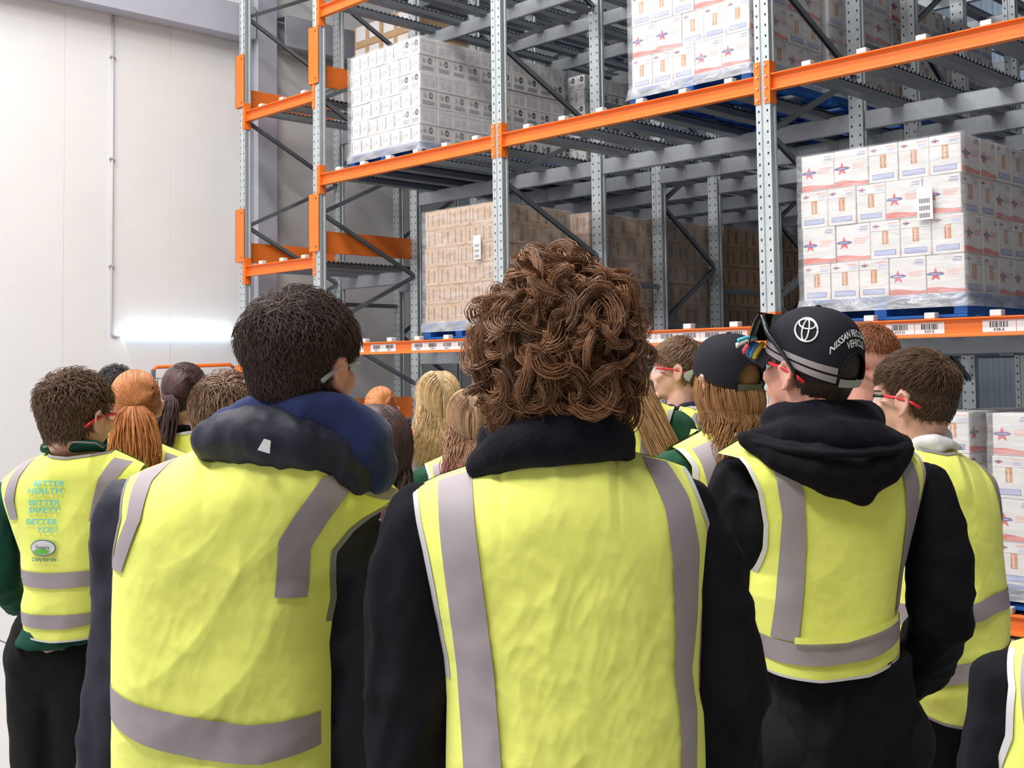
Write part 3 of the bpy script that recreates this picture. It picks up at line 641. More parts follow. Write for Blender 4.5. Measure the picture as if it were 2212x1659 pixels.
# ---- garment surface
class Garment:
    def __init__(s, rows, top, hem, db=.13, df=.12, sh=None, half=None, R=.10, wamp=.004, seed=0., bc=0., crease=1.0, lean=None):
        s.rows = sorted(rows); s.z = [r[0] for r in s.rows]; s.l = [r[1] for r in s.rows]; s.r = [r[2] for r in s.rows]
        s.top = sorted(top); s.hem = sorted(hem); s.db = db; s.df = df; s.R = R; s.wamp = wamp; s.seed = seed; s.bc = bc; s.crease = crease; s.lean = lean
        s.sh = sh or s.top; s.half = half
    def L(s, z): return np.interp(z, s.z, s.l)
    def Rr(s, z): return np.interp(z, s.z, s.r)
    def wr(s, a, z):
        q = s.seed
        w = .8*pn(a*5+q, z*3.2, q+.3)
        w = w+1.1*(.35-np.abs(pn((a*.75+z*.66)*9+q, (z*.75-a*.66)*3.5, q*2+.1)))*1.6
        w = w+1.0*(.35-np.abs(pn((a*.7-z*.7)*10-q, (z*.7+a*.7)*4, q*3+4.2)))*1.6
        fade = np.clip((s.sh_at(a)-z)/.22, .15, 1.)
        c = .4-np.abs(pn(a*21+pn(a*6, z*6, q+.2)*1.6, z*17+q, q+.7))
        c2 = .4-np.abs(pn((a+z)*34, (z-a)*15+q, q+9.3)); c3 = .4-np.abs(pn((a-z*.5)*48, (z*.5+a)*22+q, q+5.3))
        return s.wamp*(w*fade+s.crease*fade*(.8*c+.5*c2+.35*c3))
    def sh_at(s, a): return np.interp(a, [p[0] for p in s.sh], [p[1] for p in s.sh])
    def b(s, a, z, off=0.0, front=False):
        a = np.asarray(a, float); z = np.asarray(z, float); l, r = s.L(z), s.Rr(z)
        if s.half: c, hw = s.half(z)
        else: c, hw = (l+r)/2, (r-l)/2*1.01
        u = np.abs((a-c)/hw); e = np.maximum(0., 1-np.minimum(1., u)**2.5)**(1/2.5)
        tp = np.interp(a, [q[0] for q in s.top], [q[1] for q in s.top]); t = np.clip((tp+.0004+np.maximum(0, s.sh_at(a)-tp-.02)-z)/s.R, 0, 1); roll = np.sqrt(np.maximum(0., 1-(1-t)**2))
        c0 = s.bc+(s.lean(z) if s.lean else 0)
        if front: return c0+(s.df+off)*e*roll
        return c0-(s.db+off)*e*roll-off*.3-s.wr(a, z)*np.maximum(.2, e)
    def pt(s, a, z, off=0.0): return (float(a), float(s.b(a, z, off)), float(z))
    def pts(s, a, z, off=0.0): return np.stack([a, s.b(a, z, off), z], -1)
    def mesh(s, name, nu=110, nv=130):
        ta, tz = [p[0] for p in s.top], [p[1] for p in s.top]; ha, hz = [p[0] for p in s.hem], [p[1] for p in s.hem]
        def at(nu, nv):
            u, v = np.meshgrid(np.linspace(0, 1, nu+1), np.linspace(0, 1, nv+1))
            zt = np.interp(ta[0]+u*(ta[-1]-ta[0]), ta, tz); zb = np.interp(ha[0]+u*(ha[-1]-ha[0]), ha, hz); z = zb+(zt-zb)*v
            l, r = s.L(z), s.Rr(z); return l+(r-l)*u, z
        a, z = at(nu, nv); P = s.pts(a, z); a, z = at(nu//3, nv//3); Q = np.stack([a, s.b(a, z, 0, True), z], -1)
        m = MB(); m.grid(P); m.grid(Q, flip=True); return m.mesh(name, True)
    def band(s, m, e0, e1, off=.004, nl=40, nw=6, mi=0):
        """strip between two edge polylines given in (a,z)"""
        def samp(e):
            e = np.array(e); d = np.concatenate([[0], np.cumsum(np.hypot(*np.diff(e, axis=0).T))]); t = np.linspace(0, d[-1], nl+1)
            return np.stack([np.interp(t, d, e[:, 0]), np.interp(t, d, e[:, 1])], 1)
        A, B = samp(e0), samp(e1); t = np.linspace(0, 1, nw+1)[None, :, None]; G = A[:, None, :]+(B-A)[:, None, :]*t; P = s.pts(G[..., 0], G[..., 1], off)
        n = np.cross(P[1, 0]-P[0, 0], P[0, 1]-P[0, 0]); m.grid(P, mi, flip=(n[1] > 0)); return m
# ---- hair
def h_impl(p):
    d = p-HC; r = np.where(d[:, 2:3] > 0, HR[2], .125); q = d/np.concatenate([np.full_like(r, HR[0]), np.full_like(r, HR[1]), r], 1)
    s = np.linalg.norm(q, axis=1, keepdims=True); n = q/np.concatenate([np.full_like(r, HR[0]), np.full_like(r, HR[1]), r], 1); n /= np.linalg.norm(n, axis=1, keepdims=True)
    return s, n
HLY = [-.12, -.06, -.028, -.012, .03, .05, .10]; HLZ = [-.085, -.075, -.035, .012, .012, .05, .066]
def hair_roots(rs, n, drop=0.0, hl=None):
    d = rs.normal(size=(n*4, 3)); d /= np.linalg.norm(d, axis=1, keepdims=True)
    p = HC+d*np.stack([np.full(len(d), HR[0]), np.full(len(d), HR[1]), np.where(d[:, 2] > 0, HR[2], .125)], 1)
    k = p[:, 2] > np.interp(p[:, 1], HLY, hl or HLZ)-drop
    return p[k][:n]
def grow(p, flow, L, nseg, off, rs=None, lift=0.0):
    path = [p]; L = np.asarray(L).reshape(-1, 1)*np.ones((len(p), 1))
    for i in range(1, nseg+1):
        t = i/nseg; s, n = h_impl(p); d = flow(p, t); d = d-(d*n).sum(1, keepdims=True)*n*(1-lift); d /= np.linalg.norm(d, axis=1, keepdims=True)+1e-9
        p = p+d*L/nseg; s, n = h_impl(p); o = off(t)
        o = np.asarray(o).reshape(-1, 1)*np.ones((len(p), 1)); p = HC+(p-HC)/s*(1+o/.09); path.append(p)
    return np.stack(path, 1)
def strands_mesh(name, paths, r0, r1, tone, sides=3, extra=None):
    """paths: list of (S,N,3) arrays; tone: list of per-strand multipliers"""
    V = []; F = []; T = []; n0 = 0
    for P, ra, rb, tn in zip(paths, r0, r1, tone):
        S, N = P.shape[:2]; tg = np.gradient(P, axis=1); tg /= np.linalg.norm(tg, axis=2, keepdims=True)+1e-9
        ref = np.array([.3, .8, .52]); u = np.cross(tg, ref); u /= np.linalg.norm(u, axis=2, keepdims=True)+1e-9; w = np.cross(tg, u)
        t = np.linspace(0, 1, N)[None, :, None]; rad = (np.asarray(ra).reshape(-1, 1, 1)*(1-t)+np.asarray(rb).reshape(-1, 1, 1)*t)
        ring = [P+(u*math.cos(2*math.pi*k/sides)+w*math.sin(2*math.pi*k/sides))*rad for k in range(sides)]
        v = np.stack(ring, 2).reshape(-1, 3); V.append(v)
        s = np.arange(S)[:, None, None]*N*sides; i = np.arange(N-1)[None, :, None]*sides; k = np.arange(sides)[None, None, :]; k2 = (k+1) % sides
        f = np.stack([s+i+k, s+i+k2, s+i+sides+k2, s+i+sides+k], -1).reshape(-1, 4)+n0; F.append(f); n0 += len(v)
        tt = np.asarray(tn)
        if tt.ndim == 1: tt = np.repeat(tt[:, None], 3, 1)
        T.append(np.repeat(tt, N*sides, 0))
    F = np.concatenate(F); V = np.concatenate(V); T = np.concatenate(T)
    if extra is not None:
        ev, ef, et = extra; nb = len(V); V = np.concatenate([V, ev]); T = np.concatenate([T, np.repeat(np.array([et]) if np.ndim(et) else np.array([[et]*3]), len(ev), 0)])
    me = bpy.data.meshes.new(name); nf = len(F); me.vertices.add(len(V)); me.vertices.foreach_set('co', V.astype(np.float32).ravel())
    loops = F.ravel().tolist(); starts = (np.arange(nf)*4).tolist()
    if extra is not None:
        for q in ef: starts.append(len(loops)); loops += [nb+i for i in q]
    me.loops.add(len(loops)); me.loops.foreach_set('vertex_index', loops); me.polygons.add(len(starts)); me.polygons.foreach_set('loop_start', starts)
    me.update(calc_edges=True); me.polygons.foreach_set('use_smooth', [True]*len(starts))
    at = me.attributes.new('tone', 'FLOAT_COLOR', 'POINT'); at.data.foreach_set('color', np.concatenate([T, np.ones((len(T), 1))], 1).astype(np.float32).ravel())
    me.validate(); return me
def scalp(off=.004, drop=0.0, nu=40, nv=22, bump=0.0, seed=0, hl=None):
    v = []; f = []; keep = []
    for j in range(nv+1):
        e = math.pi/2-(math.pi*.86)*j/nv
        for i in range(nu):
            a = 2*math.pi*i/nu; d = np.array([math.cos(e)*math.sin(a), math.cos(e)*math.cos(a), math.sin(e)])
            r = np.array([HR[0], HR[1], HR[2] if d[2] > 0 else .125]); o = off+bump*noise.noise(Vector(d*3.1)+Vector((seed, 0, 0)))
            v.append(HC+d*(r+o))
    v = np.array(v)
    for j in range(nv):
        for i in range(nu):
            q = (j*nu+i, (j+1)*nu+i, (j+1)*nu+(i+1) % nu, j*nu+(i+1) % nu); c = v[list(q)].mean(0)
            if c[2] > np.interp(c[1], HLY, hl or HLZ)-drop: f.append(q)
    return v, f
def tones(rs, n, lo=.75, hi=1.3): return rs.uniform(lo, hi, n)
def finish_hair(paths, r0, r1, tone, C, R, parent, material, scalp_kw=None, sc=1.0, base=.75, name='hair'):
    paths = [to_head(p.reshape(-1, 3), C, R, sc).reshape(p.shape) for p in paths]
    ex = None
    if scalp_kw is not None:
        v, f = scalp(**scalp_kw); ex = (to_head(v, C, R, sc), f, base)
    return link_mesh(name, strands_mesh(name, paths, r0, r1, tone, extra=ex), material, parent)
def hair_short(C, R, parent, material, seed=1, n=1600, top=.03, side=.014, thick=.014, mess=.5, sc=1.0, r=.0012, whorl=(.0, -.055, .1), hl=None, fwd=0.0):
    rs = np.random.default_rng(seed); p = hair_roots(rs, n, hl=hl); W0 = np.array(whorl)+rs.normal(0, .016, (n//9, 3)); W0 = HC+(W0-HC)/h_impl(W0)[0]; p = np.concatenate([p, W0]); k = np.clip((p[:, 2]-.02)/.07, 0, 1); L = side+(top-side)*k+rs.uniform(-.2, .35, len(p))*side
    W = np.array(whorl); dw = np.linalg.norm(p-W, axis=1, keepdims=True); jit = rs.normal(size=p.shape)*(mess+1.6*np.exp(-(dw/.022)**2)); th = (.3+.7*k)*thick*rs.uniform(.5, 1.3, len(p))
    flow = lambda q, t: (q-W)/np.linalg.norm(q-W, axis=1, keepdims=True)+np.array([0, fwd, -.35])+jit*(.4+.6*t)
    P = grow(p, flow, L, 4, lambda t: .003+th*math.sin(min(1, t*1.2)*1.5))
    return finish_hair([P], [np.full(len(p), r)], [np.full(len(p), r*.35)], [tones(rs, len(p))], C, R, parent, material, dict(off=.005, bump=.003, seed=seed, hl=hl), sc, base=.4)
def hair_pony(C, R, parent, material, tie=(0, -.118, .005), length=.3, width=.035, seed=2, n=900, sc=1.0, sway=(0, 0), tone2=None):
    rs = np.random.default_rng(seed); p = hair_roots(rs, n); T = np.array(tie)
    flow = lambda q, t: (T-q)/(np.linalg.norm(T-q, axis=1, keepdims=True)+1e-6)
    L = np.linalg.norm(p-T, axis=1)*1.18; P = grow(p, flow, L, 7, lambda t: .006+.002*math.sin(3*t))
    m = 420; N = 12; t = np.linspace(0, 1, N); o = rs.normal(size=(m, 2)); o /= np.maximum(1, np.linalg.norm(o, axis=1, keepdims=True)*.6)
    w = width*np.interp(t, [0, .12, .5, .85, 1], [.3, .75, 1, .8, .35])
    tail = np.zeros((m, N, 3)); ln = rs.uniform(.8, 1.05, m)[:, None]
    tail[:, :, 0] = T[0]+o[:, :1]*w+sway[0]*t**1.5+.006*np.sin(t*7+rs.uniform(0, 6, m)[:, None]); tail[:, :, 1] = T[1]-.035*np.sin(np.minimum(t*2.2, 1.57))+o[:, 1:]*w*.55-.012+sway[1]*t; tail[:, :, 2] = T[2]-length*t*ln+.012*np.sin(t*3)
    v, f = capsule((T[0]-.012, T[1]-.006, T[2]), .012, (T[0]+.012, T[1]-.006, T[2]), .012)
    tn2 = tones(rs, m, .65, 1.3)
    return finish_hair([P, tail], [np.full(len(p), .0016), np.full(m, .0026)], [np.full(len(p), .0012), np.full(m, .0009)], [tones(rs, len(p), .8, 1.25), tn2], C, R, parent, material, dict(off=.006, bump=.002, seed=seed), sc, base=.62)
def hair_long(C, R, parent, material, length=.34, seed=3, n=800, sc=1.0, wave=0.0, spread=.1, back=-.125, part=0.0, dip=None, volume=.012, freq=26., r=.0026, zmax=9.):
    rs = np.random.default_rng(seed); p = hair_roots(rs, n*3 if zmax < 1 else n, drop=0.0); p = p[p[:, 2] < zmax+.3*p[:, 1]][:n]
    flow = lambda q, t: np.stack([np.sign(q[:, 0]-part)*np.clip((q[:, 2]-.0)*9, .05, .8), -.25+0*q[:, 0], -1-0*q[:, 0]], 1)
    L = np.clip((p[:, 2]+.055)*1.25, .03, .2); P = grow(p, flow, L, 7, lambda t: .006+volume*math.sin(t*1.57))
    e = P[:, -1]; N = 14; t = np.linspace(0, 1, N)[None, :]; ln = (length*rs.uniform(.8, 1.08, len(e)))[:, None]
    T = np.zeros((len(e), N, 3)); sx = np.sign(e[:, :1])*(np.abs(e[:, :1]))
    ph = rs.uniform(0, 6.28, len(e))[:, None]; q = np.minimum(t*1.7, 1)
    T[:, :, 0] = sx+(rs.normal(0, spread*.35, len(e))[:, None]+sx*spread*3)*t*.55+wave*np.sin(freq*t*ln*1.0/.34+ph)
    ty = np.minimum(e[:, 1:2], back+np.abs(rs.normal(0, .018, len(e)))[:, None]); T[:, :, 1] = np.where(e[:, 1:2] > .02, e[:, 1:2]+(.02-.0*t)*q*0, e[:, 1:2]+(ty-e[:, 1:2])*q)+wave*np.cos(freq*t*ln/.34+ph)
    T[:, :, 2] = e[:, 2:3]-ln*t
    full = np.concatenate([P, T[:, 1:]], 1)
    tn = tones(rs, len(e), .72, 1.25)
    fn = np.repeat(tn[:, None], 3, 1)
    if dip is not None:
        return finish_hair([P, T[:, :7], T[:, 6:]], [np.full(len(e), r)]*3, [np.full(len(e), r), np.full(len(e), r), np.full(len(e), r*.4)], [fn, fn*np.array([1.0, .9, .95]), fn*np.array(dip)], C, R, parent, material, dict(off=.006, bump=.002, seed=seed), sc, base=.62)
    return finish_hair([full], [np.full(len(e), r)], [np.full(len(e), r*.4)], [fn], C, R, parent, material, dict(off=.006, bump=.002, seed=seed), sc, base=.62)
def hair_curls(C, R, parent, material, seed=5, locks=430, rad=(.108, .116, .118), ctr=(0, -.012, .012), per=20, sc=1.0, rc=(.012, .030), sr=.00075, core=.9):
    rs = np.random.default_rng(seed); N = 12; ctr = np.array(ctr)
    d = rs.normal(size=(locks*4, 3)); d /= np.linalg.norm(d, axis=1, keepdims=True)
    d = d[(d[:, 2] > -.93) & ~((d[:, 1] > .55) & (d[:, 2] < .25))][:locks]; S = len(d)
    bump = 1+.09*pn(d[:, 0]*2.3, d[:, 1]*2.3, d[:, 2]*2.3+seed)[:, None]
    rd = np.array(rad)*rs.uniform(.80, 1.04, S)[:, None]*bump; c = ctr+d*rd; n = d/rd; n /= np.linalg.norm(n, axis=1, keepdims=True)
    a = np.array([0, 0, -1.])+rs.normal(size=(S, 3))*.7; e1 = np.cross(n, a); e1 /= np.linalg.norm(e1, axis=1, keepdims=True); e2 = np.cross(n, e1)
    r0 = rs.uniform(*rc, S); tot = rs.uniform(2.6, 5.6, S); ph0 = rs.uniform(0, 6.28, S); dirn = rs.choice([-1, 1], S); h = rs.uniform(.004, .016, S); tilt = rs.normal(0, .40, (S, 2)); st = rs.uniform(.0, .028, S)
    t = np.linspace(0, 1, N); out = []; tn = []; base_t = rs.uniform(.6, 1.25, S); wd = rs.uniform(.6, 1.25, S)
    for k in range(per):
        ps = 2*math.pi*(k*.381966); q_ = math.sqrt((k+.5)/per); dr = .0105*math.cos(ps)*q_*wd*rs.uniform(.8, 1.2, S); dn = .0062*math.sin(ps)*q_*wd*rs.uniform(.8, 1.2, S)
        rr = r0[:, None]*(1-.40*t[None, :])+dr[:, None]*(1-.45*t[None, :]**2); ph = ph0[:, None]+dirn[:, None]*tot[:, None]*t[None, :]*rs.uniform(.94, 1.06, S)[:, None]
        x, y = rr*np.cos(ph), rr*np.sin(ph)+st[:, None]*(t[None, :]-.5)*2; z = h[:, None]*np.sin(math.pi*t[None, :])-.012*t[None, :]+dn[:, None]+tilt[:, :1]*x+tilt[:, 1:]*y
        q = c[:, None, :]+e1[:, None, :]*x[..., None]+e2[:, None, :]*y[..., None]+n[:, None, :]*z[..., None]+rs.normal(0, .0007, (S, N, 3)); out.append(q)
        tn.append(base_t*rs.uniform(.65, 1.45, S))
    P = np.concatenate(out); tn = np.concatenate(tn)
    F = 520; d = rs.normal(size=(F, 3)); d /= np.linalg.norm(d, axis=1, keepdims=True); d = d[d[:, 2] > -.7]; F = len(d)
    p0 = ctr+d*np.array(rad)*.97; a = rs.normal(size=(F, 3)); tt = np.linspace(0, 1, 8)[None, :, None]
    fly = p0[:, None, :]+d[:, None, :]*(.018*np.sin(tt*2.6))*rs.uniform(.4, 1.4, F)[:, None, None]+np.cross(d, a)[:, None, :]*.024*tt
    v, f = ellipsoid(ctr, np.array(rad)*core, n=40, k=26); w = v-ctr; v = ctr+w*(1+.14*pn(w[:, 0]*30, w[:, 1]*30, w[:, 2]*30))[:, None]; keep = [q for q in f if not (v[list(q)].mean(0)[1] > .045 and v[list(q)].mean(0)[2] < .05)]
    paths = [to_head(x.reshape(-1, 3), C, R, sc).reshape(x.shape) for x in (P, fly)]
    me = strands_mesh('hair', paths, [np.full(len(P), sr), np.full(F, .00035)], [np.full(len(P), sr*.5), np.full(F, .0002)], [tn, np.full(F, 1.2)], extra=(to_head(v, C, R, sc), keep, .30))  # core toned darker, painting shade into the gaps between curls
    return link_mesh('hair', me, material, parent)
# ---- eyewear
def glasses(C, R, parent, arm, frame=None, lens='lens', sc=1.0, name='safety_glasses'):
    m = MB(); frame = frame or arm
    for s in (-1, 1):
        pts = [(s*.066, .080, .010), (s*.078, .045, .010), (s*.085, .0, .004), (s*.086, -.03, -.006), (s*.084, -.055, -.02)]
        for (pa, pb, mi) in ((pts[:2], 0, 1), (pts[1:], 0, 0)):
            v = MB(); v.tube(pa, .0042, 8); m.add(to_head(v.v, C, R, sc), v.f, mi)
        P = np.zeros((7, 8, 3))
        for i in range(7):
            for j in range(8):
                a = s*(.06+.78*i/6); z = .022-.044*j/7*(1-.25*(i/6)**2); rr = .097-.012*(i/6)
                P[i, j] = (math.sin(a)*rr*.98, math.cos(a)*rr+.006, z)
        v = MB(); v.grid(P); m.add(to_head(v.v, C, R, sc), v.f, 2)
        top = [tuple(P[i, 0]) for i in range(7)]; v = MB(); v.tube(top, .0022, 6); m.add(to_head(v.v, C, R, sc), v.f, 1)
    return m.build(name, [M[arm], M[frame], M[lens]], parent, True)
# ------------------------------------------------------------------ people: the nearest six
def rows_from(Lp, Rp):
    Lp = sorted([(z, a) for a, z in Lp]); Rp = sorted([(z, a) for a, z in Rp]); zs = sorted(set([p[0] for p in Lp]+[p[0] for p in Rp]))
    f = lambda q, z: float(np.interp(z, [p[0] for p in q], [p[1] for p in q]))
    return [(z, f(Lp, z), f(Rp, z)) for z in zs]
def half_fn(g, zarm, zsh, aL, aR, k=1.01):
    def h(z):
        zm = np.minimum(z, zarm); l, r = g.L(zm), g.Rr(zm); c0, h0 = (l+r)/2, (r-l)/2*k
        t = np.clip((z-zarm)/(zsh-zarm), 0., 1.); c1, h1 = (aL+aR)/2, (aR-aL)/2; return c0+(c1-c0)*t, h0+(h1-h0)*t
    return h
def legs_parts(cx, hipz, k=1.0, cy=0.0, fat=0.0, lw=1.0):
    out = [capsule((cx-.08*lw, cy, hipz), .105*k+fat, (cx+.08*lw, cy, hipz), .105*k+fat)]
    for s in (-1, 1):
        out += chain([(cx+s*.085*lw, cy, hipz-.03, .092*k+fat), (cx+s*.095*lw, cy+.01, .52, .064*k+fat), (cx+s*.10*lw, cy-.01, .12, .046*k+fat*1.4)])
    return out
_shoe = []
def shoe_mesh():
    if not _shoe:
        _shoe.append(remesh([ellipsoid((0, -.055, .04), (.034, .045, .04)), ellipsoid((0, .03, .032), (.040, .075, .032)), ellipsoid((0, .105, .026), (.042, .055, .026)), capsule((0, -.05, .05), .034, (0, -.045, .10), .036)], .008, 2, None, 'shoe'))
    return _shoe[0]
def shoes(P, cx, cy=0.0):
    for s in (-1, 1): link_mesh('shoe', shoe_mesh(), M['shoe'], P.root, (cx+s*.10, cy, .0))
def torso_rings(g, zs, inset=.014, depth=.02):
    R = []
    for z in zs:
        c, hw = g.half(z); c0 = g.bc+(g.lean(z) if g.lean else 0); R.append((z, c, c0, hw-inset, min(g.db, g.df)-depth))
    return R
def dress(P, g, zarm, zsh, arms, headC, hyaw, hpitch, jm, skin='skin', hem_z=.78, hipz=.92, cx=0.0, vo=.0095, voxb=.0065, hsc=1.0, neckb=0.0, jwr=.0085, trous=True, shoulders=None, seed=1.0, jacket_name='jacket', skirt=None, lw=1.0, lk=1.0):
    """body, jacket, trousers and shoes under a garment surface"""
    hp, R = head_parts(headC, hyaw, hpitch, hsc); C = np.array(headC)
    zt = zsh-.07; zs = np.linspace(hem_z, zt, 9)
    rings = torso_rings(g, zs)
    nb = np.array([g.half(zsh)[0]*.5+C[0]*.5, neckb, zsh+.0])
    body = hp+[loft([(z, c, cy, w*.82, d*.8) for z, c, cy, w, d in rings])]+[capsule(C+np.array([0, -.015, -.05]), .056*hsc, nb, .062), capsule(nb, .06, (rings[-1][1], rings[-1][2], zt-.05), .08)]
    jk = [loft(rings)]
    for ch in arms:
        jk += chain(ch); body += chain([(a, b, z, r*.62) for a, b, z, r in ch]); e = np.array(ch[-1][:3]); d = e-np.array(ch[-2][:3])
        body += hand_parts(e+d/np.linalg.norm(d)*.02, d)
        sh0 = ch[0]; jk.append(capsule(sh0[:3], sh0[3]*.9, (rings[-1][1]*.6+sh0[0]*.4, rings[-1][2], min(sh0[2]+.01, zt+.02)), .07)); body.append(capsule(sh0[:3], sh0[3]*.6, (rings[-1][1], rings[-1][2], zt-.02), .06))
    if shoulders: jk += chain(shoulders)
    body += legs_parts(cx, hipz, .82*lk, rings[0][2], 0, lw); body.append(capsule((cx, rings[0][2], hipz), .1*lk, (rings[1][1], rings[1][2], rings[1][0]), .1*lk))
    if skirt: jk.append(loft(skirt))
    link_mesh('body', remesh(body, voxb, 2, .45, 'body'), M[skin], P.root)
    link_mesh(jacket_name, remesh(jk, vo, 4, None, jacket_name, jwr, 15., seed), M[jm], P.root)
    if trous:
        link_mesh('trousers', remesh(legs_parts(cx, hipz, lk, rings[0][2], 0, lw)+([capsule((cx, rings[0][2], hipz), .115, (cx, rings[0][2], hipz+.1), .12)] if not skirt else [capsule((cx-.06*lw, rings[0][2], hipz+.065), .092*lk, (cx+.06*lw, rings[0][2], hipz+.065), .092*lk)]), .012, 3, None, 'trousers', .006, 9., seed), M['trousers'], P.root)
        shoes(P, cx, rings[0][2])
    eyes(C, R, P.root, hsc)
    return C, R
def px_chain(P, pts): return [tuple(PX(P, x, y, b))+(r,) for x, y, b, r in pts]
def blob(P, pts_list, name, m, vox=.008, wr=.003, seed=0., extra=None, ws=14.):
    parts = []
    for pts in pts_list: parts += chain(px_chain(P, pts))
    if extra: parts += extra
    return link_mesh(name, remesh(parts, vox, 3, None, name, wr, ws, seed), M[m], P.root)
def vest_strip(g, parent, specs, m='reflect', name='reflective_strip', P=None, off=.004, nl=44, nw=8):
    for e0, e1 in specs:
        k = MB(); g.band(k, PZ(P, e0), PZ(P, e1), off, nl, nw); k.build(name, M[m], parent, True)
def binding(g, parent, edge, w, m, P, name='binding', off=.003):
    """edge in pixels; w: pixel shift (dx,dy) to the inner side"""
    e0 = edge; e1 = [(x+w[0], y+w[1]) for x, y in edge]; vest_strip(g, parent, [(e0, e1)], m, name, P, off, 60, 3)

# ---- person with the navy hood
P = P1 = person(560, 1.78, 'person with short dark hair and navy hood in yellow vest, front left')
Lp = [(240, 1040), (243, 1080), (251, 1121), (243, 1160), (232, 1197), (219, 1254), (216, 1343), (216, 1659), (214, 1960)]
Rp = [(862, 1085), (848, 1100), (820, 1113), (790, 1128), (762, 1150), (725, 1197), (714, 1254), (716, 1305), (706, 1356), (700, 1406), (704, 1470), (703, 1659), (700, 1960)]
top = [(240, 1040), (276, 1023), (352, 995), (428, 963), (516, 970), (600, 985), (643, 995), (700, 992), (744, 989), (789, 1014), (862, 1085)]
shl = [(230, 1040), (352, 993), (428, 950), (540, 890), (690, 890), (760, 975), (789, 1008), (870, 1085)]
hem = [(214, 1950), (460, 1965), (700, 1950)]
g = Garment(rows_from(PZ(P, Lp), PZ(P, Rp)), PZ(P, top), PZ(P, hem), .135, .13, PZ(P, shl), R=.11, wamp=.0062, seed=3.3, crease=.55)
za, zs_ = PX(P, 400, 1250, -.09)[2], PX(P, 400, 1010, -.09)[2]
g.half = half_fn(g, za, zs_, PX(P, 205, 1000, -.09)[0], PX(P, 895, 1000, -.09)[0], 1.02)
arms = [px_chain(P, [(280, 1115, .02, .058), (283, 1300, .02, .055), (262, 1460, .02, .053), (228, 1680, .04, .05), (240, 1960, .12, .042)]), px_chain(P, [(792, 1182, .02, .050), (768, 1300, .03, .06), (768, 1500, .03, .058), (770, 1700, .05, .053), (750, 1960, .12, .042)])]
C, R = dress(P, g, za, zs_, arms, PX(P, 655, 798, -.02), math.radians(-28), 0.0, 'navyshell', hsc=.87, skin='skin_p', cx=PX(P, 460, 1700)[0], seed=1.7, neckb=-.01, hem_z=.80)
v = link_mesh('hi_vis_vest', g.mesh('hi_vis_vest', 150, 190), M['hivis'], P.root)
vest_strip(g, v, [([(352, 995), (320, 1040), (314, 1118), (266, 1235)], [(272, 1028), (272, 1052), (275, 1118), (228, 1232)]),
                  ([(706, 1026), (650, 1105), (615, 1160), (605, 1280)], [(757, 1062), (715, 1120), (678, 1178), (668, 1286)]),
                  ([(858, 1078), (789, 1034), (744, 1024), (704, 1026)], [(846, 1100), (800, 1078), (770, 1060), (752, 1064)]),
                  ([(216, 1482), (333, 1508), (428, 1523), (554, 1546), (690, 1542)], [(216, 1555), (339, 1590), (453, 1615), (580, 1628), (690, 1615)])], P=P)
binding(g, v, [(428, 963), (516, 970), (600, 985), (643, 995), (700, 993)], (0, 12), 'bind_d', P)
binding(g, v, [(848, 1100), (820, 1113), (790, 1128), (762, 1150), (725, 1197), (714, 1254), (716, 1305), (706, 1356)], (-8, -5), 'bind_d', P)
binding(g, v, [(240, 1040), (243, 1080), (251, 1121), (243, 1160), (232, 1197), (219, 1254)], (6, 0), 'bind_d', P)
blob(P, [[(498, 950, -.03, .04), (560, 922, -.06, .048), (650, 908, -.07, .05), (720, 918, -.06, .05), (772, 965, -.05, .055), (800, 1015, -.04, .042), (815, 1055, -.02, .018)], [(520, 940, .02, .05), (600, 930, .07, .05), (700, 940, .06, .05)]], 'hood_lining', 'navy', .007, .008, 2.2, None, 11.)
blob(P, [[(462, 950, -.07, .034), (540, 940, -.095, .044), (620, 950, -.10, .046), (690, 972, -.085, .042), (760, 1020, -.06, .04)]], 'hood', 'navyshell', .006, .0055, 4.2, None, 19.)
k = MB(); q = [PX(P, x, y, -.152) for x, y in ((556, 972), (582, 980), (584, 952), (570, 948))]; k.add(q, [(0, 1, 2, 3)]); q2 = [p+np.array([0, .003, 0]) for p in q]; k.add(q2, [(3, 2, 1, 0)]); k.build('garment_tag', M['white_f'], P.root)
hair_short(C, R, P.root, HM['dark'], seed=11, n=8500, top=.058, side=.017, thick=.024, mess=.75, r=.0008, whorl=(.005, -.062, .098), sc=.87)
glasses(C, R, P.root, 'lens', 'lens', sc=.87)

# ---- person with the brown curls
P = P2 = person(1215, 1.56, 'person with big chestnut curls in striped yellow vest, front centre')
Lp = [(880, 1068), (893, 1134), (909, 1197), (925, 1280), (937, 1356), (953, 1438), (957, 1480), (960, 1533), (958, 1659), (955, 1990)]
Rp = [(1501, 1020), (1523, 1083), (1545, 1140), (1553, 1172), (1548, 1254), (1535, 1343), (1529, 1438), (1529, 1501), (1537, 1564), (1539, 1659), (1540, 1990)]
top = [(880, 1068), (940, 1039), (1016, 1014), (1060, 985), (1137, 976), (1240, 969), (1339, 961), (1360, 974), (1396, 990), (1453, 1003), (1501, 1020)]
shl = [(870, 1068), (940, 1037), (1016, 1005), (1090, 940), (1200, 900), (1310, 905), (1370, 970), (1453, 1000), (1510, 1018)]
g = Garment(rows_from(PZ(P, Lp), PZ(P, Rp)), PZ(P, top), PZ(P, [(955, 1985), (1250, 1995), (1540, 1985)]), .13, .13, PZ(P, shl), R=.12, wamp=.0042, seed=8.1, crease=1.25)
za, zs_ = PX(P, 1200, 1360, -.09)[2], PX(P, 1200, 1030, -.09)[2]
g.half = half_fn(g, za, zs_, PX(P, 842, 1000, -.09)[0], PX(P, 1568, 1000, -.09)[0], 1.02)
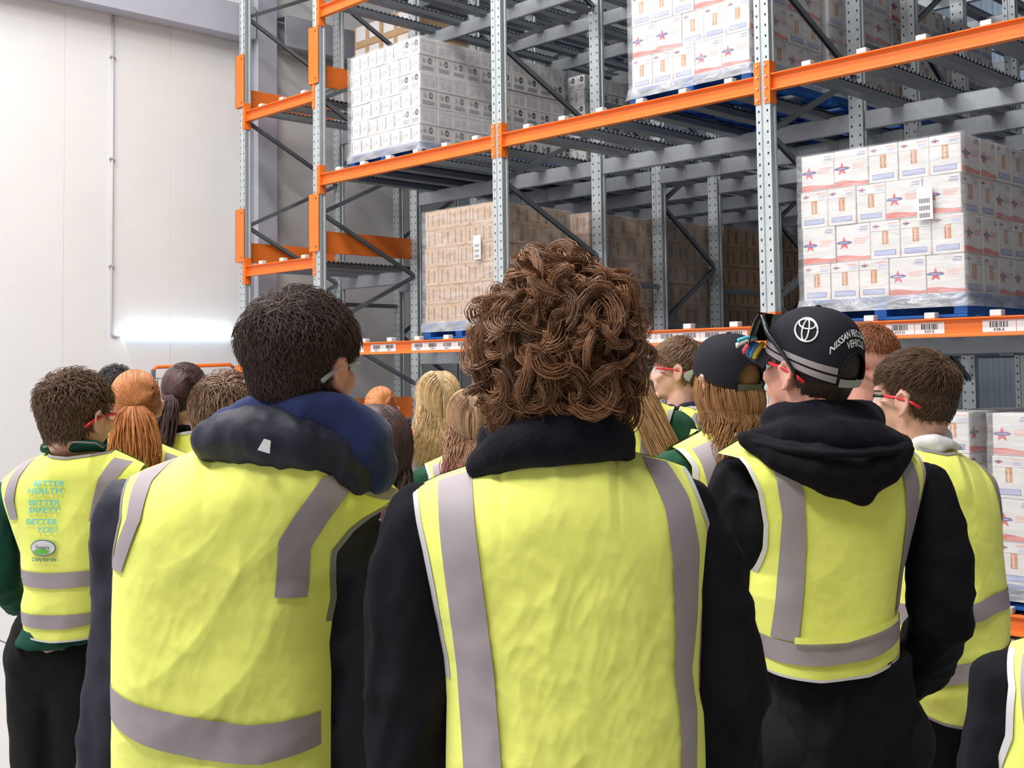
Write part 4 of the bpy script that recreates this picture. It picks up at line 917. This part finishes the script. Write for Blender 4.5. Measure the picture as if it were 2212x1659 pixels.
arms = [px_chain(P, [(922, 1135, .0, .058), (890, 1265, .0, .061), (885, 1480, .0, .060), (885, 1720, .01, .055), (905, 2000, .08, .045)]), px_chain(P, [(1462, 1112, .0, .055), (1512, 1245, .0, .063), (1560, 1480, .0, .062), (1545, 1720, .03, .054), (1500, 2000, .10, .042)])]
C, R = dress(P, g, za, zs_, arms, PX(P, 1207, 772, -.0), math.radians(4), 0.0, 'black', hsc=.96, cx=PX(P, 1245, 1700)[0], seed=5.7, hem_z=.80)
v = link_mesh('hi_vis_vest', g.mesh('hi_vis_vest', 160, 200), M['hivis'], P.root)
vest_strip(g, v, [([(939, 1041), (950, 1153), (985, 1438), (1001, 1659), (1020, 1980)], [(1016, 1016), (1026, 1121), (1067, 1438), (1085, 1659), (1100, 1980)]),
                  ([(1398, 993), (1434, 1090), (1450, 1216), (1456, 1375), (1454, 1457), (1466, 1533), (1469, 1659), (1470, 1980)], [(1456, 1006), (1494, 1077), (1515, 1185), (1511, 1343), (1497, 1450), (1510, 1533), (1507, 1659), (1506, 1980)])], P=P, nl=80)
binding(g, v, Lp[:7], (13, 0), 'bind_l', P); binding(g, v, Rp[:8], (-10, 0), 'bind_l', P)
binding(g, v, [(1060, 985), (1137, 976), (1240, 969), (1339, 961)], (0, 10), 'bind_l', P)
blob(P, [[(1040, 1005, -.05, .022), (1085, 975, -.072, .030), (1150, 955, -.088, .034), (1220, 948, -.092, .035), (1290, 942, -.085, .034), (1328, 955, -.06, .028), (1340, 985, -.035, .020)], [(1090, 960, .03, .04), (1210, 950, .06, .05), (1310, 950, .03, .04)]], 'collar', 'black2', .007, .003, 3.1)
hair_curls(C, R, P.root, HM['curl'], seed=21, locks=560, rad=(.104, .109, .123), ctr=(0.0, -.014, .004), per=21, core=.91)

# ---- person with the black cap
P = P3 = person(1800, 2.30, 'person in black cap and hooded black jacket with striped yellow vest')
Lp = [(1566, 985), (1600, 990), (1611, 1007), (1632, 1059), (1645, 1131), (1645, 1183), (1632, 1240), (1629, 1292), (1642, 1359), (1648, 1385), (1663, 1460)]
Rp = [(1990, 970), (2004, 990), (2015, 1023), (2013, 1059), (1997, 1090), (1981, 1152), (1969, 1230), (1961, 1297), (1958, 1318), (1960, 1370), (1960, 1420)]
top = [(1566, 985), (1600, 965), (1650, 935), (1720, 940), (1860, 945), (1940, 948), (1990, 970)]
shl = [(1555, 985), (1650, 925), (1720, 870), (1860, 870), (1940, 940), (2010, 975)]
hemp = [(1663, 1459), (1759, 1461), (1862, 1448), (1960, 1416)]
g = Garment(rows_from(PZ(P, Lp), PZ(P, Rp)), PZ(P, top), PZ(P, hemp), .135, .13, PZ(P, shl), R=.10, wamp=.0035, seed=12.5, crease=.35)
za, zs_ = PX(P, 1800, 1240, -.09)[2], PX(P, 1800, 985, -.09)[2]
g.half = half_fn(g, za, zs_, PX(P, 1530, 1000, -.09)[0], PX(P, 2040, 1000, -.09)[0], 1.02)
arms = [px_chain(P, [(1598, 1055, .01, .062), (1592, 1190, .02, .062), (1585, 1320, .02, .058), (1610, 1450, .12, .05), (1700, 1500, .22, .042)]), px_chain(P, [(1990, 1065, .01, .062), (2026, 1200, -.01, .066), (2033, 1335, -.01, .062), (1990, 1445, .10, .054), (1900, 1500, .2, .042)])]
sk = [(PX(P, 1800, y)[2], PX(P, (l+r)/2, y)[0], -.0, (PX(P, r, y)[0]-PX(P, l, y)[0])/2, .125) for y, l, r in ((1720, 1662, 1985), (1600, 1660, 1975), (1500, 1662, 1968), (1400, 1668, 1955))]
C, R = dress(P, g, za, zs_, arms, PX(P, 1748, 799, 0), math.radians(37), math.radians(7), 'black', hsc=.91, cx=PX(P, 1815, 1700)[0], seed=9.1, skin='skin_p', hem_z=PX(P, 1800, 1440)[2], skirt=sk)
v = link_mesh('hi_vis_vest', g.mesh('hi_vis_vest', 110, 130), M['hivis'], P.root)
vest_strip(g, v, [([(1650, 985), (1666, 1023), (1679, 1111), (1673, 1240), (1664, 1375)], [(1695, 990), (1723, 1059), (1728, 1162), (1723, 1266), (1714, 1378)]),
                  ([(1930, 985), (1943, 1023), (1953, 1111), (1943, 1240), (1931, 1330)], [(1972, 985), (1986, 1030), (1989, 1059), (1974, 1188), (1960, 1297)]),
                  ([(1648, 1375), (1707, 1381), (1811, 1374), (1940, 1338), (1959, 1326)], [(1660, 1428), (1759, 1426), (1862, 1410), (1920, 1390), (1960, 1370)])], P=P)
binding(g, v, Lp[:7], (8, 0), 'bind_l', P); binding(g, v, Rp[:7], (-7, 0), 'bind_l', P); binding(g, v, hemp, (0, -6), 'bind_l', P)
k = MB(); g.band(k, PZ(P, [(1705, 1366), (1811, 1358), (1938, 1324)]), PZ(P, [(1705, 1380), (1811, 1372), (1938, 1337)]), .010, 40, 3); k.build('pleat', M['hivis'], v, True)
blob(P, [[(1690, 918, -.01, .046), (1775, 910, -.045, .052), (1860, 918, -.01, .046)], [(1700, 915, .05, .05), (1790, 915, .08, .05), (1860, 915, .05, .05)], [(1632, 950, -.05, .026), (1710, 950, -.085, .044), (1800, 955, -.10, .050), (1885, 955, -.09, .042), (1945, 962, -.05, .024)]], 'hood_lining', 'black2', .008, .004, 6.3)
blob(P, [[(1612, 950, -.07, .018), (1680, 985, -.115, .032), (1770, 1008, -.135, .046), (1850, 1022, -.135, .048), (1905, 1005, -.115, .040), (1955, 972, -.07, .020)], [(1800, 1030, -.135, .040), (1855, 1058, -.13, .032), (1862, 1088, -.115, .012)]], 'hood', 'black', .008, .004, 7.7)
k = MB(); k.tube([PX(P, x, y, b) for x, y, b in ((1597, 945, -.06), (1640, 958, -.11), (1700, 972, -.15), (1780, 980, -.185), (1860, 982, -.185), (1920, 976, -.15), (1966, 968, -.075))], .007, 8); k.build('hood_hem', M['black'], P.root, True)
# cap
def cap(C, R, parent, style, sc=1.0, ztilt=.30, z0=.008, cr=(.086, .108, .110), brim_m=None, strap_m='strap', band=True, open_back=True):
    c = HC+np.array([0, 0, 0.0]); cr = np.array(cr)
    def S(az, t, off=0.0):
        ze = z0+ztilt*math.cos(az)*.1; e0 = math.asin(max(-.9, min(.9, (ze-c[2])/cr[2]))); e = e0+(math.pi/2-e0)*t
        d = np.array([math.cos(e)*math.sin(az), math.cos(e)*math.cos(az), math.sin(e)]); q = np.abs(d); p = 2.35; k = (q[0]**p+q[1]**p+q[2]**p)**(-1/p)
        return c+d*k*(cr+off)
    nu, nv = 96, 30; m = MB(); V = []; F = []
    for j in range(nv+1):
        for i in range(nu): V.append(S(2*math.pi*i/nu, j/nv))
    def hole(i, j):
        az = 2*math.pi*(i+.5)/nu; t = (j+.5)/nv; da = (az-math.pi)/math.radians(27); return open_back and t > .075 and da*da+((t-.06)/.27)**2 < 1
    for j in range(nv):
        for i in range(nu):
            if not hole(i, j): F.append((j*nu+i, j*nu+(i+1) % nu, (j+1)*nu+(i+1) % nu, (j+1)*nu+i))
    m.add(to_head(V, C, R, sc), F); o = m.build('cap', M[style], parent, True)
    def put(name, fn, mt):
        b = MB(); fn(b); b.v = [tuple(x) for x in to_head(b.v, C, R, sc)]; return b.build(name, M[mt] if isinstance(mt, str) else mt, o, True)
    put('cap_button', lambda b: b.add(*ellipsoid(S(0, 1.0), (.007, .007, .004))), style)
    def brim(b):
        P_ = np.zeros((13, 7, 3)); Q_ = P_.copy()
        for i in range(13):
            az = math.radians(-62+124*i/12); e = S(az, 0.02)
            for j in range(7):
                u = j/6; x = e[0]*(1+.03*u); y = e[1]+u*.068*(1-abs(az/1.25)**2.4); z = e[2]-.010*u-.12*x*x*10*.1-.0; z -= (x/.08)**2*.012*u
                P_[i, j] = (x, y, z); Q_[i, j] = (x, y, z-.004)
        b.grid(P_); b.grid(Q_, flip=True)
    put('brim', brim, brim_m or style)
    def strapf(b):
        P_ = np.array([[S(math.radians(180-26+52*i/14), .075*j/2, .003) for j in range(3)] for i in range(15)]); b.grid(P_)
    put('strap', strapf, strap_m)
    if open_back:
        put('opening_trim', lambda b: b.tube([S(math.pi+math.radians(27)*math.cos(a), .06+.27*math.sin(a), .002) for a in np.linspace(0, math.pi, 19)], .0022, 6), style)
    if band:
        for (t0, t1) in ((.025, .085), (.105, .165)):
            for s in (-1, 1):
                put('cap_stripe', lambda b: b.grid(np.array([[S(s*math.radians(22+128*i/40), t0+(t1-t0)*j/2, .0018) for j in range(3)] for i in range(41)]), flip=(s < 0)), 'reflect')
    return o, S, put
o, S, put = cap(C, R, P.root, 'cap', sc=.91)
def logo(b):
    az0, t0 = math.radians(-108), .46
    def el(cx, cz, rx, rz, rr, a0=0, a1=2*math.pi): b.tube([S(az0-(cx+rx*math.cos(a))/.095, t0+(cz+rz*math.sin(a))/.15, .0016) for a in np.linspace(a0, a1, 33)], rr, 6)
    el(0, 0, .026, .0195, .0021); el(0, .0085, .0205, .0085, .0018); el(0, -.001, .0075, .0175, .0018)
put('logo_badge', logo, 'thread')
for txt, tt, sz, nm in (('NISSAN RECOVERY', .475, .0140, 'lettering'), ('VEHICLE', .385, .0140, 'lettering')):
    tv, tf = text_mesh(txt, sz, True)
    def lay(b, tv=tv, tf=tf, tt=tt):
        vs = []
        for x, y, z in tv:
            da = x/.082; t = tt+y/.15-.15*(da/.62)**2
            vs.append(S(math.pi-da, t, .0016))
        b.add(vs, tf)
    put(nm, lay, 'thread')
# sunglasses pushed up on the cap
def shades(b):
    for s in ((-1,) if b.side < 0 else (1,)): b.tube([S(s*math.radians(50), .36, .034), S(s*math.radians(66), .25, .020), S(s*math.radians(86), .13, .010), S(s*math.radians(99), .02, .008), S(s*math.radians(103), -.06, .006)], [.006, .006, .005, .004, .0035], 8)
for sd in (-1, 1): put('sunglasses_arm', lambda b, sd=sd: (setattr(b, 'side', sd), shades(b)), 'g_black')
def shl_(b):
    P_ = np.array([[S(math.radians(-52+104*i/16), .06+.30*j/5, .036+.006*math.cos(i/16*math.pi*2)) for j in range(6)] for i in range(17)]); b.grid(P_); b.grid(P_*1.0+np.array([0, -.003, 0]), flip=True)
put('sunglasses_lens', shl_, 'lens_dark')
glasses(C, R, P.root, 'g_red', 'g_black', 'lens', sc=.91)
hair_short(C, R, P.root, HM['dark'], seed=31, n=1200, top=.01, side=.012, thick=.004, mess=.4, r=.0010, sc=.91)
for i, (x, y, x2, y2, mt, rr) in enumerate(((1595, 735, 1632, 728, 'c_teal', .004), (1592, 745, 1634, 731, 'c_white', .0045), (1608, 758, 1622, 738, 'c_pink', .0055), (1614, 762, 1630, 740, 'c_blue', .0055), (1621, 764, 1637, 742, 'c_lblue', .0055), (1630, 768, 1649, 741, 'c_yellow', .006))):
    a, b_ = PX(P, x, y, .02), PX(P, x2, y2, .03); k = MB(); k.tube([a+np.array([.001, 0, -.006]), a, (a+b_)/2+np.array([0, 0, .002]), b_], [rr*.8, rr, rr, rr*.9], 8); k.build('brim_clip', M[mt], P.root, True)

# ---- person with the red safety glasses
P = P4 = person(2030, 2.75, 'person with red safety glasses and white collar in yellow vest, right')
Lp = [(1935, 985), (1925, 1060), (1915, 1150), (1925, 1260), (1935, 1330), (1945, 1420), (1960, 1500), (1971, 1535)]
Rp = [(2125, 998), (2158, 1033), (2173, 1074), (2176, 1162), (2189, 1266), (2196, 1318), (2194, 1406), (2180, 1470), (2140, 1530), (2092, 1560)]
Rp = [(2125, 998), (2158, 1033), (2173, 1074), (2176, 1162), (2189, 1266), (2196, 1318), (2194, 1406), (2190, 1470), (2186, 1560)]
top = [(1935, 985), (1960, 972), (1985, 968), (2040, 978), (2085, 973), (2125, 998)]
shl = [(1930, 985), (1960, 965), (1990, 930), (2060, 930), (2090, 968), (2160, 1020)]
hemp = [(1968, 1535), (2020, 1552), (2090, 1560), (2186, 1545)]
g = Garment(rows_from(PZ(P, Lp), PZ(P, Rp)), PZ(P, top), PZ(P, hemp), .15, .13, PZ(P, shl), R=.13, wamp=.0075, seed=17.5, crease=.4)
za, zs_ = PX(P, 2030, 1200, -.09)[2], PX(P, 2030, 1010, -.09)[2]
g.half = half_fn(g, za, zs_, PX(P, 1918, 1000, -.09)[0], PX(P, 2176, 1000, -.09)[0], 1.02)
arms = [px_chain(P, [(1955, 1070, .02, .05), (1945, 1220, .02, .05), (1950, 1350, .05, .045), (1990, 1450, .15, .038)]), px_chain(P, [(2095, 1075, .05, .045), (2105, 1220, .08, .045), (2105, 1350, .10, .04), (2080, 1430, .2, .036)])]
C, R = dress(P, g, za, zs_, arms, PX(P, 1974, 862, -.01), math.radians(47), 0, 'black', hsc=.90, cx=PX(P, 2060, 1700)[0], seed=3.9, hem_z=PX(P, 2030, 1500)[2])
v = link_mesh('hi_vis_vest', g.mesh('hi_vis_vest', 100, 130), M['hivis'], P.root)
vest_strip(g, v, [([(2126, 1000), (2143, 1040), (2152, 1080), (2160, 1124)], [(2140, 1012), (2158, 1046), (2166, 1080), (2171, 1122)]),
                  ([(1940, 1302), (2020, 1300), (2090, 1288), (2130, 1270), (2191, 1268)], [(1945, 1350), (2020, 1345), (2095, 1328), (2132, 1312), (2195, 1306)]),
                  ([(1945, 1432), (2050, 1420), (2120, 1405), (2194, 1374)], [(1955, 1482), (2025, 1466), (2120, 1448), (2193, 1428)])], P=P)
binding(g, v, hemp, (0, -6), 'bind_d', P); binding(g, v, [(1985, 968), (2040, 978), (2085, 973)], (0, 5), 'bind_d', P)
blob(P, [[(1958, 968, -.03, .010), (1985, 955, -.062, .016), (2020, 953, -.085, .018), (2050, 959, -.085, .014), (2075, 968, -.07, .007)], [(1985, 967, -.062, .012), (2030, 968, -.09, .014)], [(1985, 945, .0, .03), (2030, 945, .0, .03)]], 'collar', 'white_f', .006, .001, 1.1)
hair_short(C, R, P.root, HM['short'], seed=41, n=3600, top=.046, side=.010, thick=.016, mess=.28, r=.0010, whorl=(0, -.075, .085), fwd=.35, sc=.90)
glasses(C, R, P.root, 'g_red', 'g_black', 'lens', sc=.90)

# ---- person with the lettered vest
P = P6 = person(125, 3.20, 'person in yellow vest lettered in blue over dark green jersey, far left')
Lp = [(-16, 1035), (-14, 1075), (2, 1120), (22, 1160), (30, 1178), (31, 1230), (38, 1278), (31, 1310), (34, 1345), (38, 1372)]
Rp = [(292, 1008), (284, 1050), (268, 1100), (252, 1150), (242, 1200), (236, 1260), (228, 1300), (222, 1345), (216, 1378)]
top = [(-16, 1035), (27, 1002), (81, 980), (150, 986), (228, 976), (270, 996), (292, 1008)]
shl = [(-20, 1035), (27, 1000), (85, 968), (120, 930), (200, 930), (235, 970), (296, 1005)]
hemp = [(38, 1372), (120, 1381), (216, 1378)]
g = Garment(rows_from(PZ(P, Lp), PZ(P, Rp)), PZ(P, top), PZ(P, hemp), .13, .12, PZ(P, shl), R=.11, wamp=.0052, seed=23.5, crease=.2)
za, zs_ = PX(P, 130, 1200, -.09)[2], PX(P, 130, 1000, -.09)[2]
g.half = half_fn(g, za, zs_, PX(P, -45, 1000, -.09)[0], PX(P, 318, 1000, -.09)[0], 1.02)
arms = [px_chain(P, [(-2, 1085, .02, .055), (-4, 1190, .02, .054), (2, 1255, .03, .05), (40, 1300, .16, .04)]), px_chain(P, [(272, 1075, .02, .055), (262, 1180, .03, .054), (250, 1260, .05, .05), (215, 1310, .17, .04)])]
sk = [(PX(P, 100, y, -.12)[2], PX(P, (l+r)/2, y)[0], 0, (PX(P, r, y)[0]-PX(P, l, y)[0])/2-.010, .122) for y, l, r in ((1405, 36, 216), (1388, 38, 216), (1362, 52, 204))]
C, R = dress(P, g, za, zs_, arms, PX(P, 166, 904, -.01), math.radians(-24), 0, 'green', cx=PX(P, 118, 1500)[0], seed=6.9, hem_z=PX(P, 100, 1350)[2], skirt=sk, hipz=PX(P, 100, 1418)[2], lw=.62, lk=.86)
v = link_mesh('hi_vis_vest', g.mesh('hi_vis_vest', 90, 110), M['hivis'], P.root)
vest_strip(g, v, [([(28, 1003), (14, 1040), (8, 1080), (22, 1122)], [(60, 990), (44, 1030), (38, 1080), (46, 1120)]),
                  ([(238, 990), (222, 1030), (210, 1080), (203, 1122)], [(272, 1000), (250, 1040), (242, 1080), (238, 1122)]),
                  ([(31, 1229), (120, 1232), (200, 1228), (238, 1224)], [(36, 1262), (120, 1266), (200, 1262), (234, 1258)]),
                  ([(31, 1320), (120, 1322), (225, 1320)], [(34, 1346), (100, 1352), (150, 1352), (222, 1344)])], P=P)
binding(g, v, hemp, (0, -4), 'bind_l', P); binding(g, v, [(81, 980), (150, 986), (228, 976)], (0, 5), 'bind_d', P)
def vest_text(txt, x, y, hpx, m, align='CENTER', shear=.0, bold=True, name='lettering'):
    tv, tf = text_mesh(txt, hpx*P.dist/FPX*1.38, bold, align, shear); c = PX(P, x, y, -.11); k = MB(); tl = -.02
    k.add([g.pt(c[0]+p[0]*1.28, c[2]+p[1]+p[0]*tl, .0055) for p in tv], tf); return k.build(name, M[m], v)
for txt, x, y in (('BETTER', 147, 1048), ('HEALTH', 143, 1064), ('BETTER', 138, 1089), ('SAFETY', 136, 1105), ('BETTER', 132, 1130), ('YOU', 132, 1147)): vest_text(txt, x, y, 11.2, 'cyan', 'RIGHT', .12)
c = PX(P, 102, 1180, -.11); pxm = P.dist/FPX
for (rx, rz, dx, dz, off, mt, nm) in ((28, 17, 0, 0, .0055, 'logo_b', 'logo_ring'), (25.5, 15, 0, 0, .0065, 'logo_w', 'logo_field'), (17, 5.5, -3, -7.5, .0075, 'logo_g', 'logo_field')):
    k = MB(); k.add([g.pt(c[0]+dx*pxm, c[2]+dz*pxm, off)]+[g.pt(c[0]+(dx+rx*math.cos(a))*pxm, c[2]+(dz+rz*math.sin(a))*pxm, off) for a in np.linspace(0, 2*math.pi, 25)[:-1]], [(0, 1+i, 1+(i+1) % 24) for i in range(24)]); k.build(nm, M[mt], v)
tv, tf = text_mesh('Fonterra', 8.5*pxm, True); k = MB(); k.add([g.pt(c[0]+p[0], c[2]+p[1]-1.5*pxm, .008) for p in tv], tf); k.build('lettering', M['logo_k'], v)
tv, tf = text_mesh('Dairy for life', 10.5*pxm, True); k = MB(); c2 = PX(P, 103, 1209, -.11); k.add([g.pt(c2[0]+p[0], c2[2]+p[1], .0055) for p in tv], tf); k.build('lettering', M['teal'], v)
blob(P, [[(98, 968, -.04, .016), (130, 965, -.065, .018), (170, 963, -.072, .018), (205, 962, -.06, .017), (222, 968, -.03, .014)], [(120, 955, .03, .035), (165, 955, .05, .04), (205, 955, .03, .035)]], 'collar', 'green', .007, .001, 1.1)
k = MB(); k.tube([PX(P, x, y, b) for x, y, b in ((94, 966, -.062), (130, 957, -.088), (170, 955, -.094), (205, 957, -.082), (224, 968, -.046))], .0028, 6); k.build('collar_piping', M['bind_d'], P.root, True)
hair_short(C, R, P.root, HM['brown'], seed=51, n=2200, top=.042, side=.022, thick=.022, mess=.8, r=.0016)
glasses(C, R, P.root, 'g_red', 'g_red', 'lens')
# ------------------------------------------------------------------ people further back (one figure, dressed and groomed differently)
STD = {}
SG = None
SC = np.array([0, 0, 1.585])
def std_base(P):
    global SG
    rows = [(.84, -.235, .235), (1.0, -.226, .226), (1.15, -.222, .222), (1.23, -.205, .205), (1.29, -.178, .178), (1.36, -.172, .172), (1.41, -.188, .188)]
    top = [(-.188, 1.408), (-.085, 1.452), (0, 1.438), (.085, 1.452), (.188, 1.408)]; sh = [(-.2, 1.408), (-.09, 1.452), (-.05, 1.53), (.05, 1.53), (.09, 1.452), (.2, 1.408)]
    g = SG = Garment(rows, top, [(-.235, .845), (0, .84), (.235, .845)], .128, .12, sh, R=.10, wamp=.0045, seed=31.7, crease=.4)
    g.half = half_fn(g, 1.23, 1.40, -.215, .215)
    arms = [[(s*.192, 0, 1.345, .056), (s*.232, -.012, 1.14, .053), (s*.236, .02, .95, .046), (s*.19, .13, .86, .04)] for s in (-1, 1)]
    dress(P, g, 1.23, 1.40, arms, SC, 0., 0., 'green', seed=2.2, hem_z=.82, voxb=.008, vo=.012)
    for ch in P.root.children: STD.setdefault(ch.name.split('.')[0], ch.data)
    STD['vest'] = g.mesh('hi_vis_vest', 70, 90)
    for nm, e0, e1 in (('s1', [(-.16, 1.42), (-.135, 1.25), (-.14, .85)], [(-.105, 1.443), (-.085, 1.25), (-.09, .85)]), ('s2', [(.105, 1.443), (.085, 1.25), (.09, .85)], [(.16, 1.42), (.135, 1.25), (.14, .85)]),
                       ('s3', [(-.228, 1.04), (0, 1.03), (.228, 1.04)], [(-.23, .985), (0, .975), (.23, .985)])):
        k = MB(); g.band(k, e0, e1, .004, 30, 4); STD[nm] = k.mesh('reflective_strip', True)
    for nm, s in (('b1', -1), ('b2', 1)):
        k = MB(); e = [(s*.186, 1.405), (s*.172, 1.36), (s*.178, 1.29), (s*.205, 1.23)]; g.band(k, e, [(a-s*.013, z) for a, z in e], .003, 20, 2); STD[nm] = k.mesh('binding', True)
    k = MB(); e = [(-.085, 1.452), (0, 1.438), (.085, 1.452)]; g.band(k, e, [(a, z-.012) for a, z in e], .003, 20, 2); STD['b3'] = k.mesh('binding', True)
    STD['collar'] = remesh(chain([(-.075, -.02, 1.445, .018), (-.05, -.062, 1.45, .02), (0, -.078, 1.452, .021), (.05, -.062, 1.45, .02), (.075, -.02, 1.445, .018)])+chain([(-.06, .03, 1.43, .03), (0, .05, 1.42, .03), (.06, .03, 1.43, .03)]), .008, 2, None, 'collar')
I4 = Matrix.Identity(4)
def far(x, ytop, dist, yaw, label, jm, vest='hivis', skin='skin', glass=None, topm=.014, collar=True):
    P = person(x, dist, label); z = PX(P, x, ytop, 0)[2]; H = z-topm; k = H/1.70
    P.root.scale = (k, k, k); P.root.rotation_euler[2] = YAW+math.radians(yaw)+math.atan((CXP-x)/FPX)
    if not STD:
        std_base(P)
        for ch in P.root.children:
            b = ch.name.split('.')[0]
            if b == 'body': ch.material_slots[0].link = 'OBJECT'; ch.material_slots[0].material = M[skin]
            if b == 'jacket': ch.material_slots[0].link = 'OBJECT'; ch.material_slots[0].material = M[jm]
    else:
        link_mesh('body', STD['body'], M[skin], P.root); link_mesh('jacket', STD['jacket'], M[jm], P.root); link_mesh('trousers', STD['trousers'], M['trousers'], P.root); link_mesh('eyes', STD['eyes'], None, P.root)
        for s in (-1, 1): link_mesh('shoe', STD['shoe'], None, P.root, (s*.10, 0, 0))
    if collar: link_mesh('collar', STD['collar'], M[jm], P.root)
    if vest:
        v = link_mesh('hi_vis_vest', STD['vest'], M[vest], P.root)
        for nm in ('s1', 's2', 's3'): link_mesh('reflective_strip', STD[nm], M['reflect'], v)
        for nm in ('b1', 'b2', 'b3'): link_mesh('binding', STD[nm], M['bind_l'], v)
    if glass: glasses(SC, I4, P.root, *glass)
    return P
P = far(292, 795, 3.9, -3, 'person with long copper ponytail in yellow vest, left', 'green'); hair_pony(SC, I4, P.root, HM['red'], length=.36, width=.050, seed=61, tie=(.004, -.116, .0), sway=(.01, -.01))
P = far(250, 787, 5.1, -8, 'person with black hair mostly hidden behind the copper ponytail', 'navy_j', glass=('g_black',)); hair_short(SC, I4, P.root, HM['black'], seed=62, n=700, top=.02, side=.010, r=.0018)
P = far(402, 780, 4.45, -26, 'person with dark ponytail in yellow vest near the wall light', 'black', glass=('g_red',)); hair_pony(SC, I4, P.root, HM['dark2'], length=.33, width=.044, seed=63, tie=(-.02, -.118, .0), sway=(-.05, 0))
P = far(492, 808, 2.95, -12, 'person with loose brown hair tucked behind the navy hood', 'black'); hair_short(SC, I4, P.root, HM['mid'], seed=64, n=1800, top=.07, side=.045, thick=.022, mess=.25, r=.0018)
P = far(822, 832, 5.5, 5, 'person with high strawberry-blonde ponytail beyond the dark haired person', 'brown_j'); hair_pony(SC, I4, P.root, HM['red'], length=.30, width=.036, seed=65, tie=(.01, -.112, .03), sway=(.05, 0))
P = far(812, 866, 2.65, 0, 'person with dark auburn hair beside the navy hood', 'brown_j', vest='hicoral'); hair_long(SC, I4, P.root, HM['dark2'], length=.30, seed=66, n=900, wave=.006, spread=.05, back=-.16)
P = far(946, 798, 5.1, 10, 'person with straight blonde hair in coral vest', 'brown_j', vest='hicoral'); hair_long(SC, I4, P.root, HM['blonde'], length=.20, seed=67, n=1900, wave=.004, spread=.14, back=-.15, r=.0018, volume=.026)
P = far(1016, 836, 4.35, 2, 'person with pink-tipped long hair in yellow vest and green jersey', 'green2'); hair_long(SC, I4, P.root, HM['dirty'], length=.33, seed=68, n=1900, wave=.006, spread=.12, back=-.165, volume=.022, r=.0020, dip=(.95, .55, .74))
P = far(1322, 665, 3.78, -4, 'person with long swinging light brown hair beside the curls', 'green2'); hair_pony(SC, I4, P.root, HM['long'], length=.44, width=.022, seed=69, tie=(.07, -.09, -.03), sway=(.17, -.06))
P = far(1470, 730, 4.65, 82, 'person in profile with clear glasses and navy jacket, facing left', 'navy_j', glass=('g_red',)); hair_short(SC, I4, P.root, HM['mid'], seed=70, n=1500, top=.055, side=.028, thick=.018, mess=.3, r=.0016, fwd=.5)
P = far(1572, 712, 3.3, 34, 'person in black cap with long wavy hair and green jersey', 'green2', topm=.03); hair_long(SC, I4, P.root, HM['wavy'], length=.33, seed=71, n=2300, wave=.013, spread=.15, back=-.165, volume=.034, freq=17, r=.0016, zmax=.02)
cap(SC, I4, P.root, 'cap', strap_m='khaki', brim_m='khaki', band=False, cr=(.090, .110, .104))
P = far(1868, 697, 3.85, 66, 'person with ginger crop and orange glasses in black top', 'black', vest=None, glass=('g_orange',), skin='skin_p'); hair_short(SC, I4, P.root, HM['ginger'], seed=72, n=1300, top=.03, side=.006, thick=.010, mess=.25, r=.0013, hl=[.03, .034, .036, .04, .042, .05, .066])
P = far(2465, 955, 1.50, -10, 'person at the lower right corner with only a black sleeve showing', 'black'); hair_short(SC, I4, P.root, HM['brown'], seed=73, n=700, top=.04, side=.02)
# ------------------------------------------------------------------ low barrier by the wall
b = empty('barrier', (-11.85, 6.58, 0)); tag(b, 'grey mesh barrier with orange top rail against the white wall', 'barrier')
k = MB(); k.tube([(0, -.5, 1.69), (0, -.46, 1.73), (0, .46, 1.75), (0, .5, 1.71)], .022, 8); k.build('top_rail', M['orange'], b, True)
for y in (-.5, 0, .5): k = MB(); k.box(-.02, .02, y-.02, y+.02, 0, 1.70); k.box(-.1, .1, y-.06, y+.06, 0, .012); k.build('post', M['galv_dark'], b)
k = MB()
for z in np.arange(.2, 1.62, .1): k.box(-.004, .004, -.48, .48, z, z+.008)
for y in np.arange(-.45, .48, .1): k.box(-.004, .004, y, y+.008, .2, 1.6)
k.build('mesh_panel', M['galv_dark'], b)
